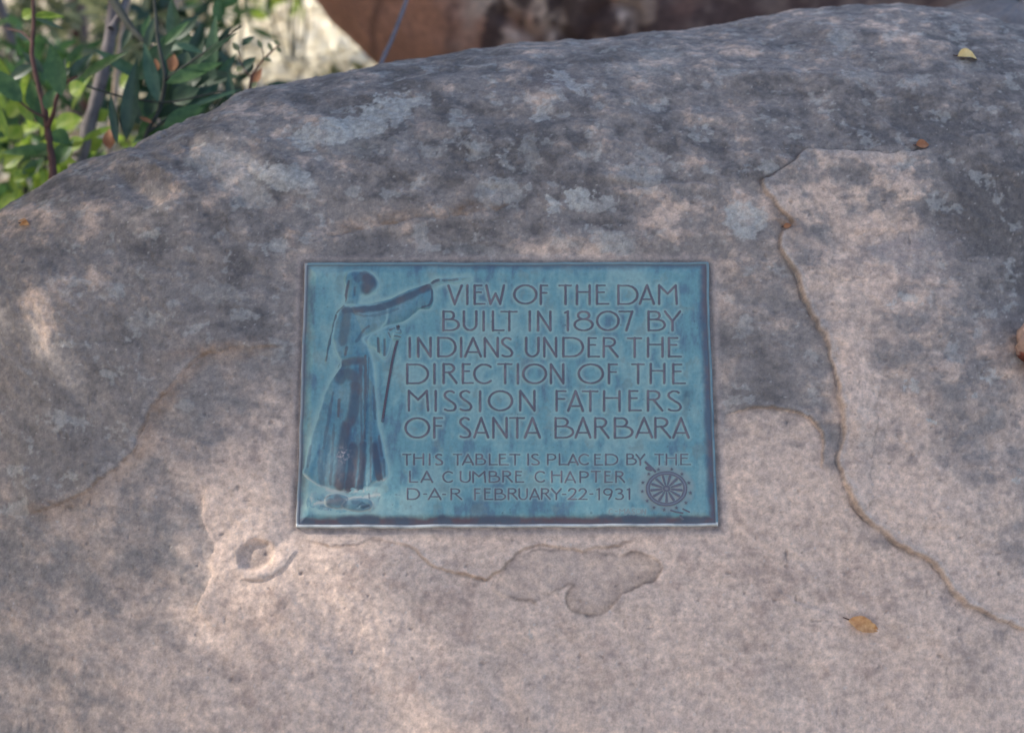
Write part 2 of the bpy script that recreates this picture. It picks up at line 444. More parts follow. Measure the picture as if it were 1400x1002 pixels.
# bed cut for the tablet
pu, pv = XX, TT
rect = np.maximum(np.abs(pu) - .3, np.abs(pv) - .1967)
flat = sm(.045, .004, rect)
D = D * (1 - flat) + (-.001) * flat
D -= .006 * sm(.0, -.006, rect) * (rect < .01)
D -= .0022 * np.exp(-((rect - .0018) / .0018) ** 2) * (.6 + .5 * noise(U * 30, V * 30, 87))
D += .0012 * np.exp(-((rect - .009) / .004) ** 2) * (.6 + .8 * noise(U * 24, V * 24, 88))
W = B + N * D[..., None]

# stone colours: sandstone, grey and dark lichen crust, pale lichen rosettes, rust along the breaks, with painted foot shade and lit lips
GXs = [0, 200, 400, 600, 800, 1000, 1200, 1400]; GYs = [50, 150, 250, 350, 450, 550, 650, 750, 850, 1000]
CR = np.array([[.8, .8, .8, .85, .8, .75, .75, .85], [.8, .7, .8, .92, .75, .7, .8, .95], [.85, .75, .75, .95, .85, .7, .7, 1.],
               [.6, .85, .85, .72, .6, .6, .45, .95], [.5, .75, .72, .5, .5, .62, .5, .75], [.7, .7, .5, .5, .5, .62, .4, .6],
               [.7, .6, .25, .3, .3, .25, .3, .55], [.62, .52, .2, .15, .1, .15, .2, .45], [.56, .47, .15, .05, .05, .1, .12, .28], [.52, .42, .15, .05, .05, .08, .10, .25]])
fx = np.clip(VX / 200, 0, 6.999); ix = fx.astype(int); fx = fx - ix
yy = np.interp(VY, GYs, np.arange(10)); yy = np.clip(yy, 0, 8.999); iy = yy.astype(int); fy = yy - iy
fx = fx * fx * (3 - 2 * fx)
crust = (CR[iy, ix] * (1 - fx) + CR[iy, ix + 1] * fx) * (1 - fy) + (CR[iy + 1, ix] * (1 - fx) + CR[iy + 1, ix + 1] * fx) * fy
crust = crust + crust_d + .35 * np.exp(-gauss(1205, 178, 85, 26, 3)) - .14 * np.exp(-gauss(1150, 260, 70, 40)) + .30 * np.exp(-gauss(1340, 300, 50, 130, -20)) - .12 * np.exp(-gauss(330, 330, 120, 50)) + .2 * np.exp(-gauss(300, 520, 80, 22, -25)) - .2 * np.exp(-gauss(330, 680, 60, 90))
crust = np.where(front > .2, crust, .8)
nA = fbm(U * 7, V * 9, 6, 40, .58); nB = fbm(U * 26, V * 34, 5, 50, .6); nC = fbm(U * 80, V * 95, 4, 60, .6)
k1 = sm(.28, .72, crust + (.22 - .10 * sm(480, 620, VY)) * nA + (.12 + .16 * sm(420, 250, VY)) * nB - .10 * (flake - .5))                       # grey crust
k2 = sm(.72, 1.12, crust + (.30 - .12 * sm(480, 620, VY)) * nA + (.16 + .16 * sm(420, 250, VY)) * nB + .08 * nC - .10 * (flake - .5))            # darkest crust
sand = np.array([.61, .46, .368]); sand2 = np.array([.46, .338, .272]); grey = np.array([.212, .193, .184]); dark = np.array([.098, .090, .090]); pale = np.array([.43, .425, .40])
def mixc(A, Bc, k): return A * (1 - k[..., None]) + np.asarray(Bc) * k[..., None]
C = mixc(np.broadcast_to(sand, W.shape), sand2, sm(.05, .75, nB * .6 + nA * .5))
C = mixc(C, grey, k1 * .92); C = mixc(C, dark, k2 * .8)
C = C * (1 + .16 * np.clip(nC, -1, 1) + .10 * np.clip(nB, -1, 1))[..., None]
PALE = [(470, 178, 75, 17, -10, 1), (530, 150, 52, 16, -14, .9), (420, 188, 26, 14, 0, .9), (395, 245, 38, 18, 10, .75), (310, 228, 55, 22, 15, .4), (340, 262, 40, 18, 20, .4), (768, 112, 16, 12, 0, .8), (790, 125, 14, 10, 30, .9), (742, 158, 12, 12, 0, .8),
        (758, 138, 14, 10, 0, .6), (792, 275, 19, 14, -10, 1), (755, 281, 10, 8, 0, .9), (830, 276, 9, 13, 0, .7), (1019, 302, 30, 25, 10, .85), (838, 330, 34, 18, 20, .6), (684, 264, 34, 19, 10, .55), (640, 174, 18, 7, 0, .6), (655, 208, 22, 10, -10, .5), (690, 214, 7, 6, 0, .6),
        (725, 210, 14, 25, 0, .35), (870, 240, 40, 12, 0, .45), (1242, 412, 11, 9, 0, .7), (1215, 414, 5, 4, 0, .7), (1265, 414, 6, 7, 0, .6), (1300, 480, 13, 18, 30, .5), (1246, 530, 7, 8, 0, .7), (1272, 573, 5, 4, 40, 1.1), (1330, 545, 6, 6, 0, .8), (1390, 655, 9, 7, 0, .7), (1352, 518, 6, 9, 0, .7),
        (1150, 55, 18, 12, 0, .5), (905, 75, 30, 12, 0, .35), (300, 400, 40, 14, 10, .3), (200, 440, 22, 14, 0, .3), (1085, 62, 12, 9, 0, .4), (965, 172, 8, 7, 0, .7), (1055, 370, 3, 3, 0, .9), (1085, 446, 4, 3, 0, .8), (590, 205, 14, 9, 0, .4), (110, 235, 8, 6, 0, .6), (60, 285, 8, 5, 0, .6), (20, 696, 26, 11, -15, .5),
        (1180, 590, 12, 30, 0, .2), (1240, 345, 46, 30, 0, .3), (650, 340, 30, 9, 0, .25), (890, 210, 20, 12, 0, .3), (1330, 90, 30, 8, 0, .3), (1180, 105, 30, 9, 0, .3), (723, 863, 3, 7, 0, .8), (500, 200, 60, 14, 0, .25), (880, 96, 50, 10, 0, .3)]
pk = np.zeros_like(D)
LX = VX + 11 * nB + 6 * nC; LY = VY + 8 * nB[::-1] * 0 + 7 * fbm(U * 40, V * 50, 4, 71, .6) + 4 * nC
for cx, cy, rx, ry, rot, a in PALE:
    m = (np.abs(VX - cx) < 2.5 * max(rx, ry) + 30) & (np.abs(VY - cy) < 2.5 * max(rx, ry) + 30) & (front > .1)
    q = gauss(cx, cy, rx, ry, rot, LX[m], LY[m])
    pk[m] = np.maximum(pk[m], a * sm(1.28, .74, q))
pk *= .88 + .3 * np.clip(nC + .5 * nB, -1, 1)
# small rosettes scattered over the crust
sc = fbm(U * 19 + 3, V * 24 - 5, 4, 83, .62)
pk = np.maximum(pk, .48 * sm(.44, .74, sc + .25 * nC) * sm(.45, .75, crust))
C = mixc(C, pale * (1 + .16 * np.clip(fbm(U * 130, V * 130, 3, 97, .7), -1, 1))[..., None], np.clip(pk, 0, 1) * .82)
pinkish = np.exp(-gauss(1240, 345, 55, 34)) * .6 + np.exp(-gauss(760, 120, 40, 25)) * .3
C = mixc(C, np.array([.36, .28, .26]), np.clip(pinkish * (.7 + .5 * nB), 0, 1))
C = mixc(C, np.array([.20, .130, .085]), np.clip(edge_brown_shade * (.72 + .5 * nC + .4 * nB), 0, .8))  # brown staining at ledge feet, with painted shade so the steps read
C = mixc(C, np.array([.40, .35, .32]), np.clip(edge_lip_light * (.40 + .3 * nC), 0, .5))  # pale lip: sky light on the proud edge, painted into the stone colour
rust = np.exp(-gauss(290, 478, 70, 8, -10)) * .5 + np.exp(-gauss(1075, 305, 22, 14, 40)) * .7 + np.exp(-gauss(225, 545, 12, 40, 35)) * .3 + np.exp(-gauss(60, 690, 60, 8, -15)) * .35 + np.exp(-gauss(200, 600, 20, 20)) * .3
C = mixc(C, np.array([.24, .145, .09]), np.clip(rust * (.8 + .6 * nC), 0, .8))
stain_shade = (1 - sm(.3, 1.1, gb)) * .5 + np.exp(-gauss(1080, 915, 26, 24)) * .35 + np.exp(-gauss(1010, 880, 22, 18)) * .25 + np.exp(-gauss(1230, 850, 20, 26)) * .25 + np.exp(-gauss(1330, 925, 30, 40, 20)) * .3 + np.exp(-gauss(690, 915, 40, 16)) * .3 + np.exp(-gauss(800, 950, 60, 26)) * .25  # brown blotches; the first term paints shade into the small pocket
C = mixc(C, np.array([.235, .185, .155]), np.clip(stain_shade * (.9 + .5 * nB), 0, .7))
lob = poly_sdf(JX, JY, catmull([(842, 758), (870, 755), (890, 758), (902, 768), (906, 780), (895, 793), (872, 801), (851, 811), (837, 830), (812, 841), (790, 838), (777, 829), (775, 814), (782, 800), (760, 806), (730, 822), (700, 815), (680, 800), (690, 778), (706, 760), (740, 750), (800, 754)], 3, True)[:, :2]) if True else 0
C = mixc(C, np.array([.40, .305, .25]), np.clip(sm(-1.5, 2.5, lob) * (.34 + .3 * nB + .2 * nC), 0, .6))
C = mixc(C, np.array([.22, .165, .135]), np.clip(np.exp(-((lob - 1) / 1.8) ** 2) * (.4 + .6 * nB), 0, .6))
hl = fbm(U * 240, V * 240, 2, 91)
C = C * (1 - .18 * sm(.45, .78, hl) + .10 * sm(.45, .8, -hl))[..., None]
C = mixc(C, np.array([.15, .125, .115]), pitm * .5)
fleck = noise(U * 150 - 3, V * 170, 95)
C = mixc(C, np.array([.50, .47, .44]), sm(.66, .8, fleck) * .45)
mortar = sm(.016, .006, rect) * (.6 + .3 * nB)
C = mixc(C, np.array([.34, .285, .265]), np.clip(mortar, 0, .8))
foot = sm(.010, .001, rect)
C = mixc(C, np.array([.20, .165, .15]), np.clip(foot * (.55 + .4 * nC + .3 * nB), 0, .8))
C = np.clip(C, .02, .8)
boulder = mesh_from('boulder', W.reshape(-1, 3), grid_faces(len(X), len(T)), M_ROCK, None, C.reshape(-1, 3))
tag(boulder, 'huge grey and pinkish lichen crusted sandstone boulder carrying the bronze tablet', 'boulder')

def rock_point(px, py, lift=0):
    """point on the finished rock seen at a photo pixel, with its normal"""
    d = (VX - px) ** 2 + (VY - py) ** 2 + np.where(front > .3, 0, 1e9)
    i = np.unravel_index(np.argmin(d), d.shape)
    return W[i] + N[i] * lift, N[i]

# ------------------------------------------------------------------ the bronze tablet
tablet = empty('bronze_tablet', PC, 'rectangular bronze memorial tablet with blue green patina set into the boulder', 'tablet')
TM = np.eye(4); TM[:3, 0] = AX_U; TM[:3, 1] = AX_V; TM[:3, 2] = AX_W; TM[:3, 3] = PC
tablet.matrix_world = Matrix(TM.tolist())
HW, HH = .3, .1967
FIELD = .0105

VERD = np.array([.130, .278, .305]); VPALE = np.array([.215, .345, .345]); VDEEP = np.array([.094, .172, .225]); BROWN = np.array([.092, .072, .098]); DARKB = np.array([.055, .072, .105]); RUST = np.array([.135, .085, .085]); CREAMV = np.array([.40, .42, .38])

def patina(px, py):
    """patina of the field, from weathering noise with streaks that run down the metal"""
    a = fbm(px / 70, py / 80, 6, 101, .62); b = fbm(px / 15, py / 48, 5, 111, .62); c = fbm(px / 5, py / 5, 3, 121, .65)
    C = mixc(np.broadcast_to(VERD, px.shape + (3,)), VPALE, sm(.0, .9, a * .7 + .35 * b + .15))
    C = mixc(C, VDEEP, sm(.12, .85, -a * .55 - .55 * b + .1))
    gr_ = fbm(px / 28 + 9, py / 40, 4, 131, .6)
    C = mixc(C, np.array([.17, .235, .225]), sm(.25, .8, gr_) * .5)
    return C * (1 + .09 * np.clip(c, -1, 1))[..., None]

# --- lettering: hand-drawn capitals as strokes in a unit box
def ell(cx, cy, rx, ry, a0, a1, n=22):
    t = np.linspace(R(a0), R(a1), n)
    return [(cx + rx * math.cos(k), cy + ry * math.sin(k)) for k in t]
GL = {
    'V': [[(0, 1), (.47, 0), (1, 1)]], 'I': [[(.5, 1), (.5, 0)]],
    'E': [[(.08, 1), (.08, 0)], [(.08, 1), (.72, 1)], [(.08, .63), (.66, .63)], [(.08, 0), (1, 0)]],
    'W': [[(0, 1), (.23, 0), (.52, .56), (.78, 0), (1, 1)]],
    'O': [ell(.5, .5, .5, .5, 0, 360, 32)], '0': [ell(.5, .5, .5, .5, 0, 360, 32)],
    'F': [[(.1, 1), (.1, 0)], [(.1, 1), (1, 1)], [(.1, .6), (.9, .6)]],
    'T': [[(0, 1), (1, 1)], [(.52, 1), (.52, 0)]],
    'H': [[(.04, 1), (.04, 0)], [(.96, 1), (.96, 0)], [(.04, .65), (.96, .65)]],
    'D': [[(.04, 1), (.04, 0)], [(.04, 1), (.4, 1)] + ell(.45, .5, .55, .5, 80, -80) + [(.4, 0), (.04, 0)]],
    'A': [[(0, 0), (.5, 1), (1, 0)], [(.17, .24), (.83, .24)]],
    'M': [[(.04, 0), (.04, 1), (.5, .55), (.94, 1), (1, 0)]],
    'B': [[(.05, 1), (.05, 0)], [(.05, 1), (.42, 1)] + ell(.42, .79, .28, .21, 80, -80, 12) + [(.4, .58), (.05, .58)], [(.4, .58)] + ell(.5, .29, .5, .29, 75, -80, 16) + [(.45, 0), (.05, 0)]],
    'U': [[(.03, 1), (.03, .35)] + ell(.5, .33, .47, .33, 180, 360, 14) + [(.97, 1)]],
    'L': [[(.08, 1), (.08, 0), (1, 0)]],
    'N': [[(.05, 0), (.05, 1), (.95, 0), (.95, 1)]],
    'S': [catmull([(.82, .93), (.62, .995), (.35, .99), (.1, .87), (.12, .70), (.42, .54), (.78, .38), (.96, .2), (.84, .04), (.55, 0), (.28, .01), (.08, .06)], 4)],
    'R': [[(.06, 1), (.06, 0)], [(.06, 1), (.45, 1)] + ell(.45, .78, .36, .22, 80, -80, 12) + [(.42, .56), (.06, .56)], [(.42, .56), (1, 0)]],
    'C': [ell(.52, .5, .52, .5, 48, 312, 22)],
    'P': [[(.06, 1), (.06, 0)], [(.06, 1), (.5, 1)] + ell(.5, .73, .48, .27, 80, -80, 12) + [(.45, .46), (.06, .46)]],
    'Y': [[(0, 1), (.5, .48), (1, 1)], [(.5, .48), (.5, 0)]],
    '1': [[(.1, .93), (.75, 1), (.75, 0)]],
    '8': [ell(.5, .80, .31, .20, 0, 360), ell(.5, .30, .5, .30, 0, 360)],
    '7': [[(0, 1), (1, 1), (.56, 0)]],
    '2': [catmull([(.05, .82), (.25, .98), (.6, 1), (.85, .8), (.7, .5), (.3, .18), (.0, 0)], 4), [(0, 0), (1, 0)]],
    '9': [ell(.5, .71, .45, .29, 0, 360), [(.95, .75), (.85, .35), (.6, 0)]],
    '3': [catmull([(.05, .93), (.4, 1), (.8, .88), (.72, .65), (.35, .56)], 4), catmull([(.35, .56), (.8, .48), (.98, .25), (.75, .03), (.35, 0), (.02, .07)], 4)],
    '-': [[(0, .5), (1, .5)]],
}
ROWS = [   # words, top and base of the row in the photo, left and right of each letter
    ('VIEW OF THE DAM', 393.3, 418.3, 'V613.5-631.5 I637-641 E648-663 W665-689 O703-733 F738-748 T764-780.6 H787.6-806.3 E814-831.4 D843.6-870.5 A874-893 M899-924'),
    ('BUILT IN 1807 BY', 428.8, 454.2, 'B605.8-627.6 U634-652 I659.5-663.5 L672.6-688.7 T685-706.7 I722-726 N734.4-753 1771.3-777.5 8785-809.5 0815.5-844.8 7845.8-863.5 B884.7-907.9 Y908-928.4'),
    ('INDIANS UNDER THE', 464.6, 489.8, 'I558.7-562.7 N571.4-590 D598.6-622.9 I628.7-632.7 A636.4-657.9 N662-681.4 S685.7-700.7 U718.6-736.4 N742.9-760.7 D768.6-796.4 E802.9-818.6 R823.6-843.6 T857-875.7 H884.3-905.7 E912-930'),
    ('DIRECTION OF THE', 500.4, 526.0, 'D556.4-585.7 I592.6-596.6 R605.7-624.3 E632-647 C648.6-674.3 T680.7-699.3 I705.9-709.9 O715-746 N752-770.7 O790.7-823.6 F830.7-842.9 T862.9-879.3 H887.9-907.9 E917.9-935.7'),
    ('MISSION FATHERS', 536.9, 563.2, 'M558.6-585.7 I594-598 S607-623.6 S628.6-645 I654.4-658.4 O668.6-700 N710-731.4 F759.3-772.9 A776.4-796.4 T795.7-816.4 H824.3-847 E858.6-875.7 R883.6-904.3 S911.4-930'),
    ('OF SANTA BARBARA', 573.4, 599.8, 'O555-587 F592.9-605 S628.6-643.6 A648.6-667.5 N673.6-693.6 T697-716.4 A717.9-737.9 B757.9-782.9 A786.4-806.4 R812-831.4 B838.6-863.6 A868.6-890 R893.6-915 A919.3-940'),
    ('THIS TABLET IS PLACED BY THE', 622.8, 636.6, 'T551.4-562 H566.4-580 I586-590 S595.7-605.7 T620-631.4 A632.9-647 B650.7-663.6 L668.6-680 E682-695 T697-710.7 I719.8-723.8 S726.4-737 P747.9-759.3 L763.6-776.4 A776.4-789.3 C791.4-805.7 E812-823.6 D827-843.6 B855.7-868.6 Y868.6-880 T894.3-905.7 H909.3-923.6 E928.6-942.9'),
    ('LA CUMBRE CHAPTER', 646.2, 660.4, 'L560-571.4 A576.4-591.4 C606.4-620.7 U629.3-642.9 M646.4-663.6 B668.6-682.9 R687-700 E704.3-715.7 C731.4-745.5 H753.6-767.9 A772-785.7 P792-803.6 T807.9-820 E825.7-836.4 R840.7-852.9'),
    ('D A R FEBRUARY 22 1931', 669.6, 683.8, 'D557-573.6 -580-584 A586.4-602.9 -605.5-609.5 R616.4-631.4 F648.6-656.4 E662-673.6 B676.4-690.7 R694.3-707 U709.3-720.7 A724.3-737 R739.3-751.4 Y753.6-766.4 -768.6-773 2776.4-787.9 2790.7-802 -806-810 1815-819.5 9824.3-836.4 3840.7-851.4 1856.5-860.5'),
    ('artist signature', 697.0, 703.5, 'C832-837 -840.5-843 M846-853.5 A855-861 S863-867.5 O869-875.5 N877-882'),
]
halo_rows = []
def row_strokes(y0, y1, spec):
    out = []
    for item in spec.split():
        ch = item[0]
        a, b = item[1:].split('-')
        a, b = float(a), float(b)
        wob = RNG.normal(0, .35, 2)
        for st in GL[ch]:
            q = np.array([(a + x * (b - a) + wob[0] * .3, y1 - y * (y1 - y0) + wob[1] * .5) for x, y in st])
            out.append(q)
    return out

def relief_rows():
    for text, y0, y1, spec in ROWS:
        small = y1 - y0 < 20; sig = y1 - y0 < 10
        strokes = row_strokes(y0, y1, spec)
        xs = np.concatenate([s_[:, 0] for s_ in strokes])
        step = .5 if not small else .42
        x0, x1 = xs.min() - 7, xs.max() + 7
        gxp = np.arange(x0, x1, step); gyp = np.arange(y0 - 7, y1 + 7, step)
        PX, PY = np.meshgrid(gxp, gyp)
        jx = PX + .25 * noise(PX / 4, PY / 4, 5); jy = PY + .25 * noise(PX / 4, PY / 4, 6)
        dist = np.full(PX.shape, 99.)
        for s_ in strokes:
            for i in range(len(s_) - 1):
                a, b = s_[i], s_[i + 1]
                l = np.hypot(*(b - a)) + 1e-9
                vert = abs(b[1] - a[1]) / l
                hw = (.68 + .66 * vert) if not small else (.5 + .4 * vert)
                if sig: hw = .5
                i0, i1 = np.searchsorted(gxp, [min(a[0], b[0]) - 8, max(a[0], b[0]) + 8])
                j0, j1 = np.searchsorted(gyp, [min(a[1], b[1]) - 8, max(a[1], b[1]) + 8])
                sx, sy = jx[j0:j1, i0:i1], jy[j0:j1, i0:i1]
                t = np.clip(((sx - a[0]) * (b[0] - a[0]) + (sy - a[1]) * (b[1] - a[1])) / l ** 2, 0, 1)
                dd = np.hypot(sx - a[0] - t * (b[0] - a[0]), sy - a[1] - t * (b[1] - a[1])) - hw
                dist[j0:j1, i0:i1] = np.minimum(dist[j0:j1, i0:i1], dd)
        halo_rows.append((gxp, gyp, dist, small))
        H = (.0013 if not small else .0009) if not sig else .0005
        h = H * sm(1.3, -.7, dist)
        fc = h > .00004
        keep = (fc[:-1, :-1] | fc[1:, :-1] | fc[:-1, 1:] | fc[1:, 1:])
        u, v = plaque_uv(PX, PY)
        Vv = np.stack([u, v, FIELD - .0003 + h + .0001 * (h > 0)], -1).reshape(-1, 3)
        top = sm(.75, -.15, dist)
        wear = fbm(PX / 22, PY / 22, 3, 140)
        cc = mixc(patina(PX, PY), VPALE * .95, np.full(PX.shape, .65))
        tone = mixc(np.broadcast_to(BROWN, PX.shape + (3,)), np.array([.150, .118, .140]), sm(-.3, .6, wear))
        cc = mixc(cc, tone if not sig else np.broadcast_to(np.array([.24, .25, .24]), PX.shape + (3,)), top * (.92 if not sig else .8))
        F = grid_faces(len(gxp), len(gyp), keep)[:, ::-1]
        Vv, F, cc = compact(Vv, F, cc.reshape(-1, 3))
        o = mesh_from('signature' if sig else 'inscription', Vv, F, M_PATINA, tablet, cc)
        o['label'] = 'faint small signature' if sig else 'raised row of lettering reading ' + text
relief_rows()

# --- the robed figure
HEAD = [(474, 398), (472, 388), (475, 378), (484, 373.5), (497, 374), (509, 378), (516, 386), (517.5, 395), (512, 403), (503, 406.5), (495, 407), (492, 416), (488, 422), (474, 422), (472, 415)]
BODY = [(470, 422), (478, 420), (492, 420.5), (506, 420), (520, 419), (530, 424), (530, 440), (521, 452), (511, 459), (505, 466), (504, 478), (507, 487), (511, 500), (513, 525), (515, 555), (518.5, 585), (522.5, 600), (526, 618), (529, 634), (530.5, 650), (526, 657.5),
        (513, 660.5), (506.5, 666.5), (497, 670), (478, 671), (454.5, 669.5), (433.7, 663.5), (417.5, 650.5), (417.2, 643), (421, 626), (427, 600), (434, 577), (440, 558), (446, 538), (458, 515), (467, 497), (464, 490), (459, 478), (456.5, 462), (459, 445), (464, 430)]
ARM = [(480, 421), (505, 419.5), (534, 412), (560, 400), (574, 396), (588, 391.5), (591.3, 402), (591, 416), (587, 423.8), (575, 424.5), (566, 431), (553, 441), (534, 447), (514, 456), (500, 462), (488, 452)]
FORE = [(498, 466), (512, 457), (530, 449), (541, 448), (545, 455), (538, 462), (534, 480), (528, 492), (521, 487), (512, 478), (504, 476)]
HANDR = [(587, 392), (597, 384.8), (607, 383.8), (622, 383.6), (634, 381.6), (644, 382.8), (636, 385), (644, 386), (632, 387.4), (625, 391), (618, 389.6), (607, 390), (599, 393), (592, 398)]
HANDL = [(532, 458), (536, 452.5), (543, 450), (549, 454), (549.5, 461), (547, 466), (540, 468), (534, 465)]
GROUNDP = [(424, 676), (440, 668), (506, 666), (520, 672), (522, 690), (512, 702), (480, 705), (440, 702), (420, 694)]
FOOT = [(468.5, 694), (474, 686), (484, 681), (500, 681), (509, 686), (511, 693), (505, 699), (492, 701), (480, 699)]
HEEL = [(445, 684), (452, 677), (462, 676), (476, 680), (478, 694), (462, 697), (448, 693)]
def figure():
    step = .62
    gxp = np.arange(411, 650, step); gyp = np.arange(369, 708, step)
    PX, PY = np.meshgrid(gxp, gyp)
    jx = PX + .6 * noise(PX / 9, PY / 9, 61); jy = PY + .6 * noise(PX / 9, PY / 9, 62)
    def dome(poly, H, r, sharp=1.2):
        d = poly_sdf(jx, jy, catmull(poly, 3, True))
        return np.where(d > -sharp, H * (1 - np.exp(-np.clip(d + sharp, 0, None) / r)) , 0), d
    def stroke(pts, wdt, n=4):
        p = catmull(pts, n); d, sd, pos = seg_dist(jx, jy, p)
        return np.exp(-(d / wdt) ** 2), d
    h_body, dB = dome(BODY, .0050, 8)
    h_head, dH = dome(HEAD, .0066, 8)
    h_arm, dA = dome(ARM, .0078, 8)
    h_fore, dF = dome(FORE, .0040, 5)
    h_hr, dR = dome(HANDR, .0028, 2.4, .7)
    h_hl, dL = dome(HANDL, .0055, 3, .8)
    h_gr, dG = dome(GROUNDP, .0007, 9)
    h_ft, dT = dome(FOOT, .0044, 4, .6); h_he, dE = dome(HEEL, .0034, 3, .6)
    # robe folds
    folds = 0
    for pts, wd, a in [([(470, 505), (462, 560), (452, 610), (444, 662)], 6, -.0011), ([(452, 545), (440, 600), (431, 655)], 5, -.0008), ([(484, 505), (480, 560), (474, 610), (468, 668)], 6, .0010), ([(492, 500), (489, 560), (486, 610), (484, 668)], 6, -.0010),
                       ([(503, 500), (504, 560), (503, 610), (499, 666)], 4, -.0012), ([(508, 520), (511, 570), (512, 610), (510, 660)], 3, .0010), ([(513, 580), (519, 620), (521, 655)], 4, -.0010), ([(460, 520), (450, 560), (438, 610), (424, 650)], 4, .0007),
                       ([(472, 430), (466, 455), (470, 485)], 4, -.0009), ([(480, 440), (484, 465), (482, 485)], 5, .0007), ([(500, 450), (490, 470), (478, 486)], 3, -.0008), ([(506, 455), (512, 447), (503, 462)], 2.5, -.0008), ([(465, 500), (458, 515), (463, 526)], 4, -.0008)]:
        s_, _ = stroke(pts, wd); folds = folds + 1.5 * a * s_ * (dB > 0)
    hd = -.0014 * stroke([(479, 388), (476, 402), (473, 416)], 2.2)[0] - .0012 * stroke([(486.5, 396), (486, 407)], 1.8)[0] + .0010 * stroke([(477, 376), (474, 390), (471, 404)], 2.5)[0]
    belt = .0010 * stroke([(466, 492.5), (486, 491), (508, 486.5)], 1.6)[0]
    rope = .0012 * stroke([(501.5, 489), (502.5, 515), (501, 545), (501.5, 570), (499, 604)], 1.5)[0] + .0009 * stroke([(503.5, 490), (504, 520), (503, 560), (500, 585)], 1.3)[0]
    armf = -.0014 * stroke([(535, 428), (560, 418), (588, 398)], 4)[0] * (dA > 0)
    cuff = .0010 * stroke([(588, 392), (591, 404), (590, 417), (586, 423), (573, 423.5)], 1.6)[0]
    fing = -.0010 * stroke([(607, 388), (625, 386.5), (642, 384)], .9)[0] * (dR > 0)
    knuck = -.0016 * (stroke([(541, 456.5), (549, 456)], .8)[0] + stroke([(541, 460), (549.5, 460)], .8)[0] + stroke([(541, 464), (548.5, 464)], .8)[0]) * (dL > 0)
    drop = -.0014 * (stroke([(517.5, 466), (519, 486)], 1.6)[0] + stroke([(527, 467), (525.5, 489)], 1.5)[0])
    back = .0016 * stroke([(472, 421), (460.5, 434), (456, 452), (449, 484), (447, 497)], 1.5, 5)[0]
    strap = -.0012 * (stroke([(489, 695), (497, 690), (505, 692)], 1.3)[0] + stroke([(498, 697), (506, 693)], 1.1)[0])
    body = np.where(dB > -1.2, h_body + folds, 0)
    h = np.maximum.reduce([h_gr, body, np.where(dH > -1.2, h_head + hd, 0), h_he, h_ft + strap * (dT > 0)])
    h = np.maximum(h, np.where(dF > -1.2, h_fore + drop + .0006, 0)); h = np.maximum(h, np.where(dA > -1.2, h_arm + armf, 0))
    h = np.maximum(h, h_hr + fing); h = np.maximum(h, h_hl + knuck)
    h = h + (belt + rope) * (dB > 0) * (dF < 0) + cuff * (dA > -2.5) + back
    h = h + .00025 * fbm(PX / 6, PY / 6, 3, 66) * (h > .0003)
    ff = h > .00018
    keep = (ff[:-1, :-1] | ff[1:, :-1] | ff[:-1, 1:] | ff[1:, 1:])
    u, v = plaque_uv(PX, PY)
    Vv = np.stack([u, v, FIELD - .0003 + h], -1).reshape(-1, 3)
    # patina: pale along the outlines, darker in drawn patches and fold lines
    cc = patina(PX, PY)
    nz = fbm(PX / 14, PY / 30, 4, 160, .6)
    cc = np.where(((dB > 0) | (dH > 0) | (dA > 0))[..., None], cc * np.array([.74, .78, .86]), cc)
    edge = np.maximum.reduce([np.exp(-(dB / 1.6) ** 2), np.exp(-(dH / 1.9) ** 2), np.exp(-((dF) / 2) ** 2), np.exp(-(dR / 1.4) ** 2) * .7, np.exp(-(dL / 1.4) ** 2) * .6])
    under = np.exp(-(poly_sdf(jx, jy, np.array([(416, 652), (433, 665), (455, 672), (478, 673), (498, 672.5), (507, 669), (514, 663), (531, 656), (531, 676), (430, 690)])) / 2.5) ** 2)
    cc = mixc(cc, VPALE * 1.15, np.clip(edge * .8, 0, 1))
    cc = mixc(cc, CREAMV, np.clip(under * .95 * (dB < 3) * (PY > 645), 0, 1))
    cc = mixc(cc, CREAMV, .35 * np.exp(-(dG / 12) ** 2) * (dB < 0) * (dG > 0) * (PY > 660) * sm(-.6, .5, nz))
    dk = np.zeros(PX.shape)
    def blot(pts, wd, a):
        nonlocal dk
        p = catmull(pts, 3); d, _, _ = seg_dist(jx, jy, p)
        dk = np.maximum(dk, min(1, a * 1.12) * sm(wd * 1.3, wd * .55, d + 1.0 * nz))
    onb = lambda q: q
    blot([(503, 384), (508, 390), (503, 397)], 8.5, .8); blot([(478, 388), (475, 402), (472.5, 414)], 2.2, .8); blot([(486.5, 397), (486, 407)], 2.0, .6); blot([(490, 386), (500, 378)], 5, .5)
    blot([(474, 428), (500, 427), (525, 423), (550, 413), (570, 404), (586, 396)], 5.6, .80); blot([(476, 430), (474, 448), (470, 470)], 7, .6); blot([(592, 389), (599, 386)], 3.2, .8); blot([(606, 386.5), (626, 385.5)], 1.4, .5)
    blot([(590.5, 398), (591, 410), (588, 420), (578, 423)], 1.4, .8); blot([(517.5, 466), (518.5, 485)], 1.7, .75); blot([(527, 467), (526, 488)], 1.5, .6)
    blot([(501, 490), (501, 530), (500, 570), (499.5, 602)], 1.8, .7); blot([(505.5, 492), (504, 530), (502, 565)], 1.2, .5)
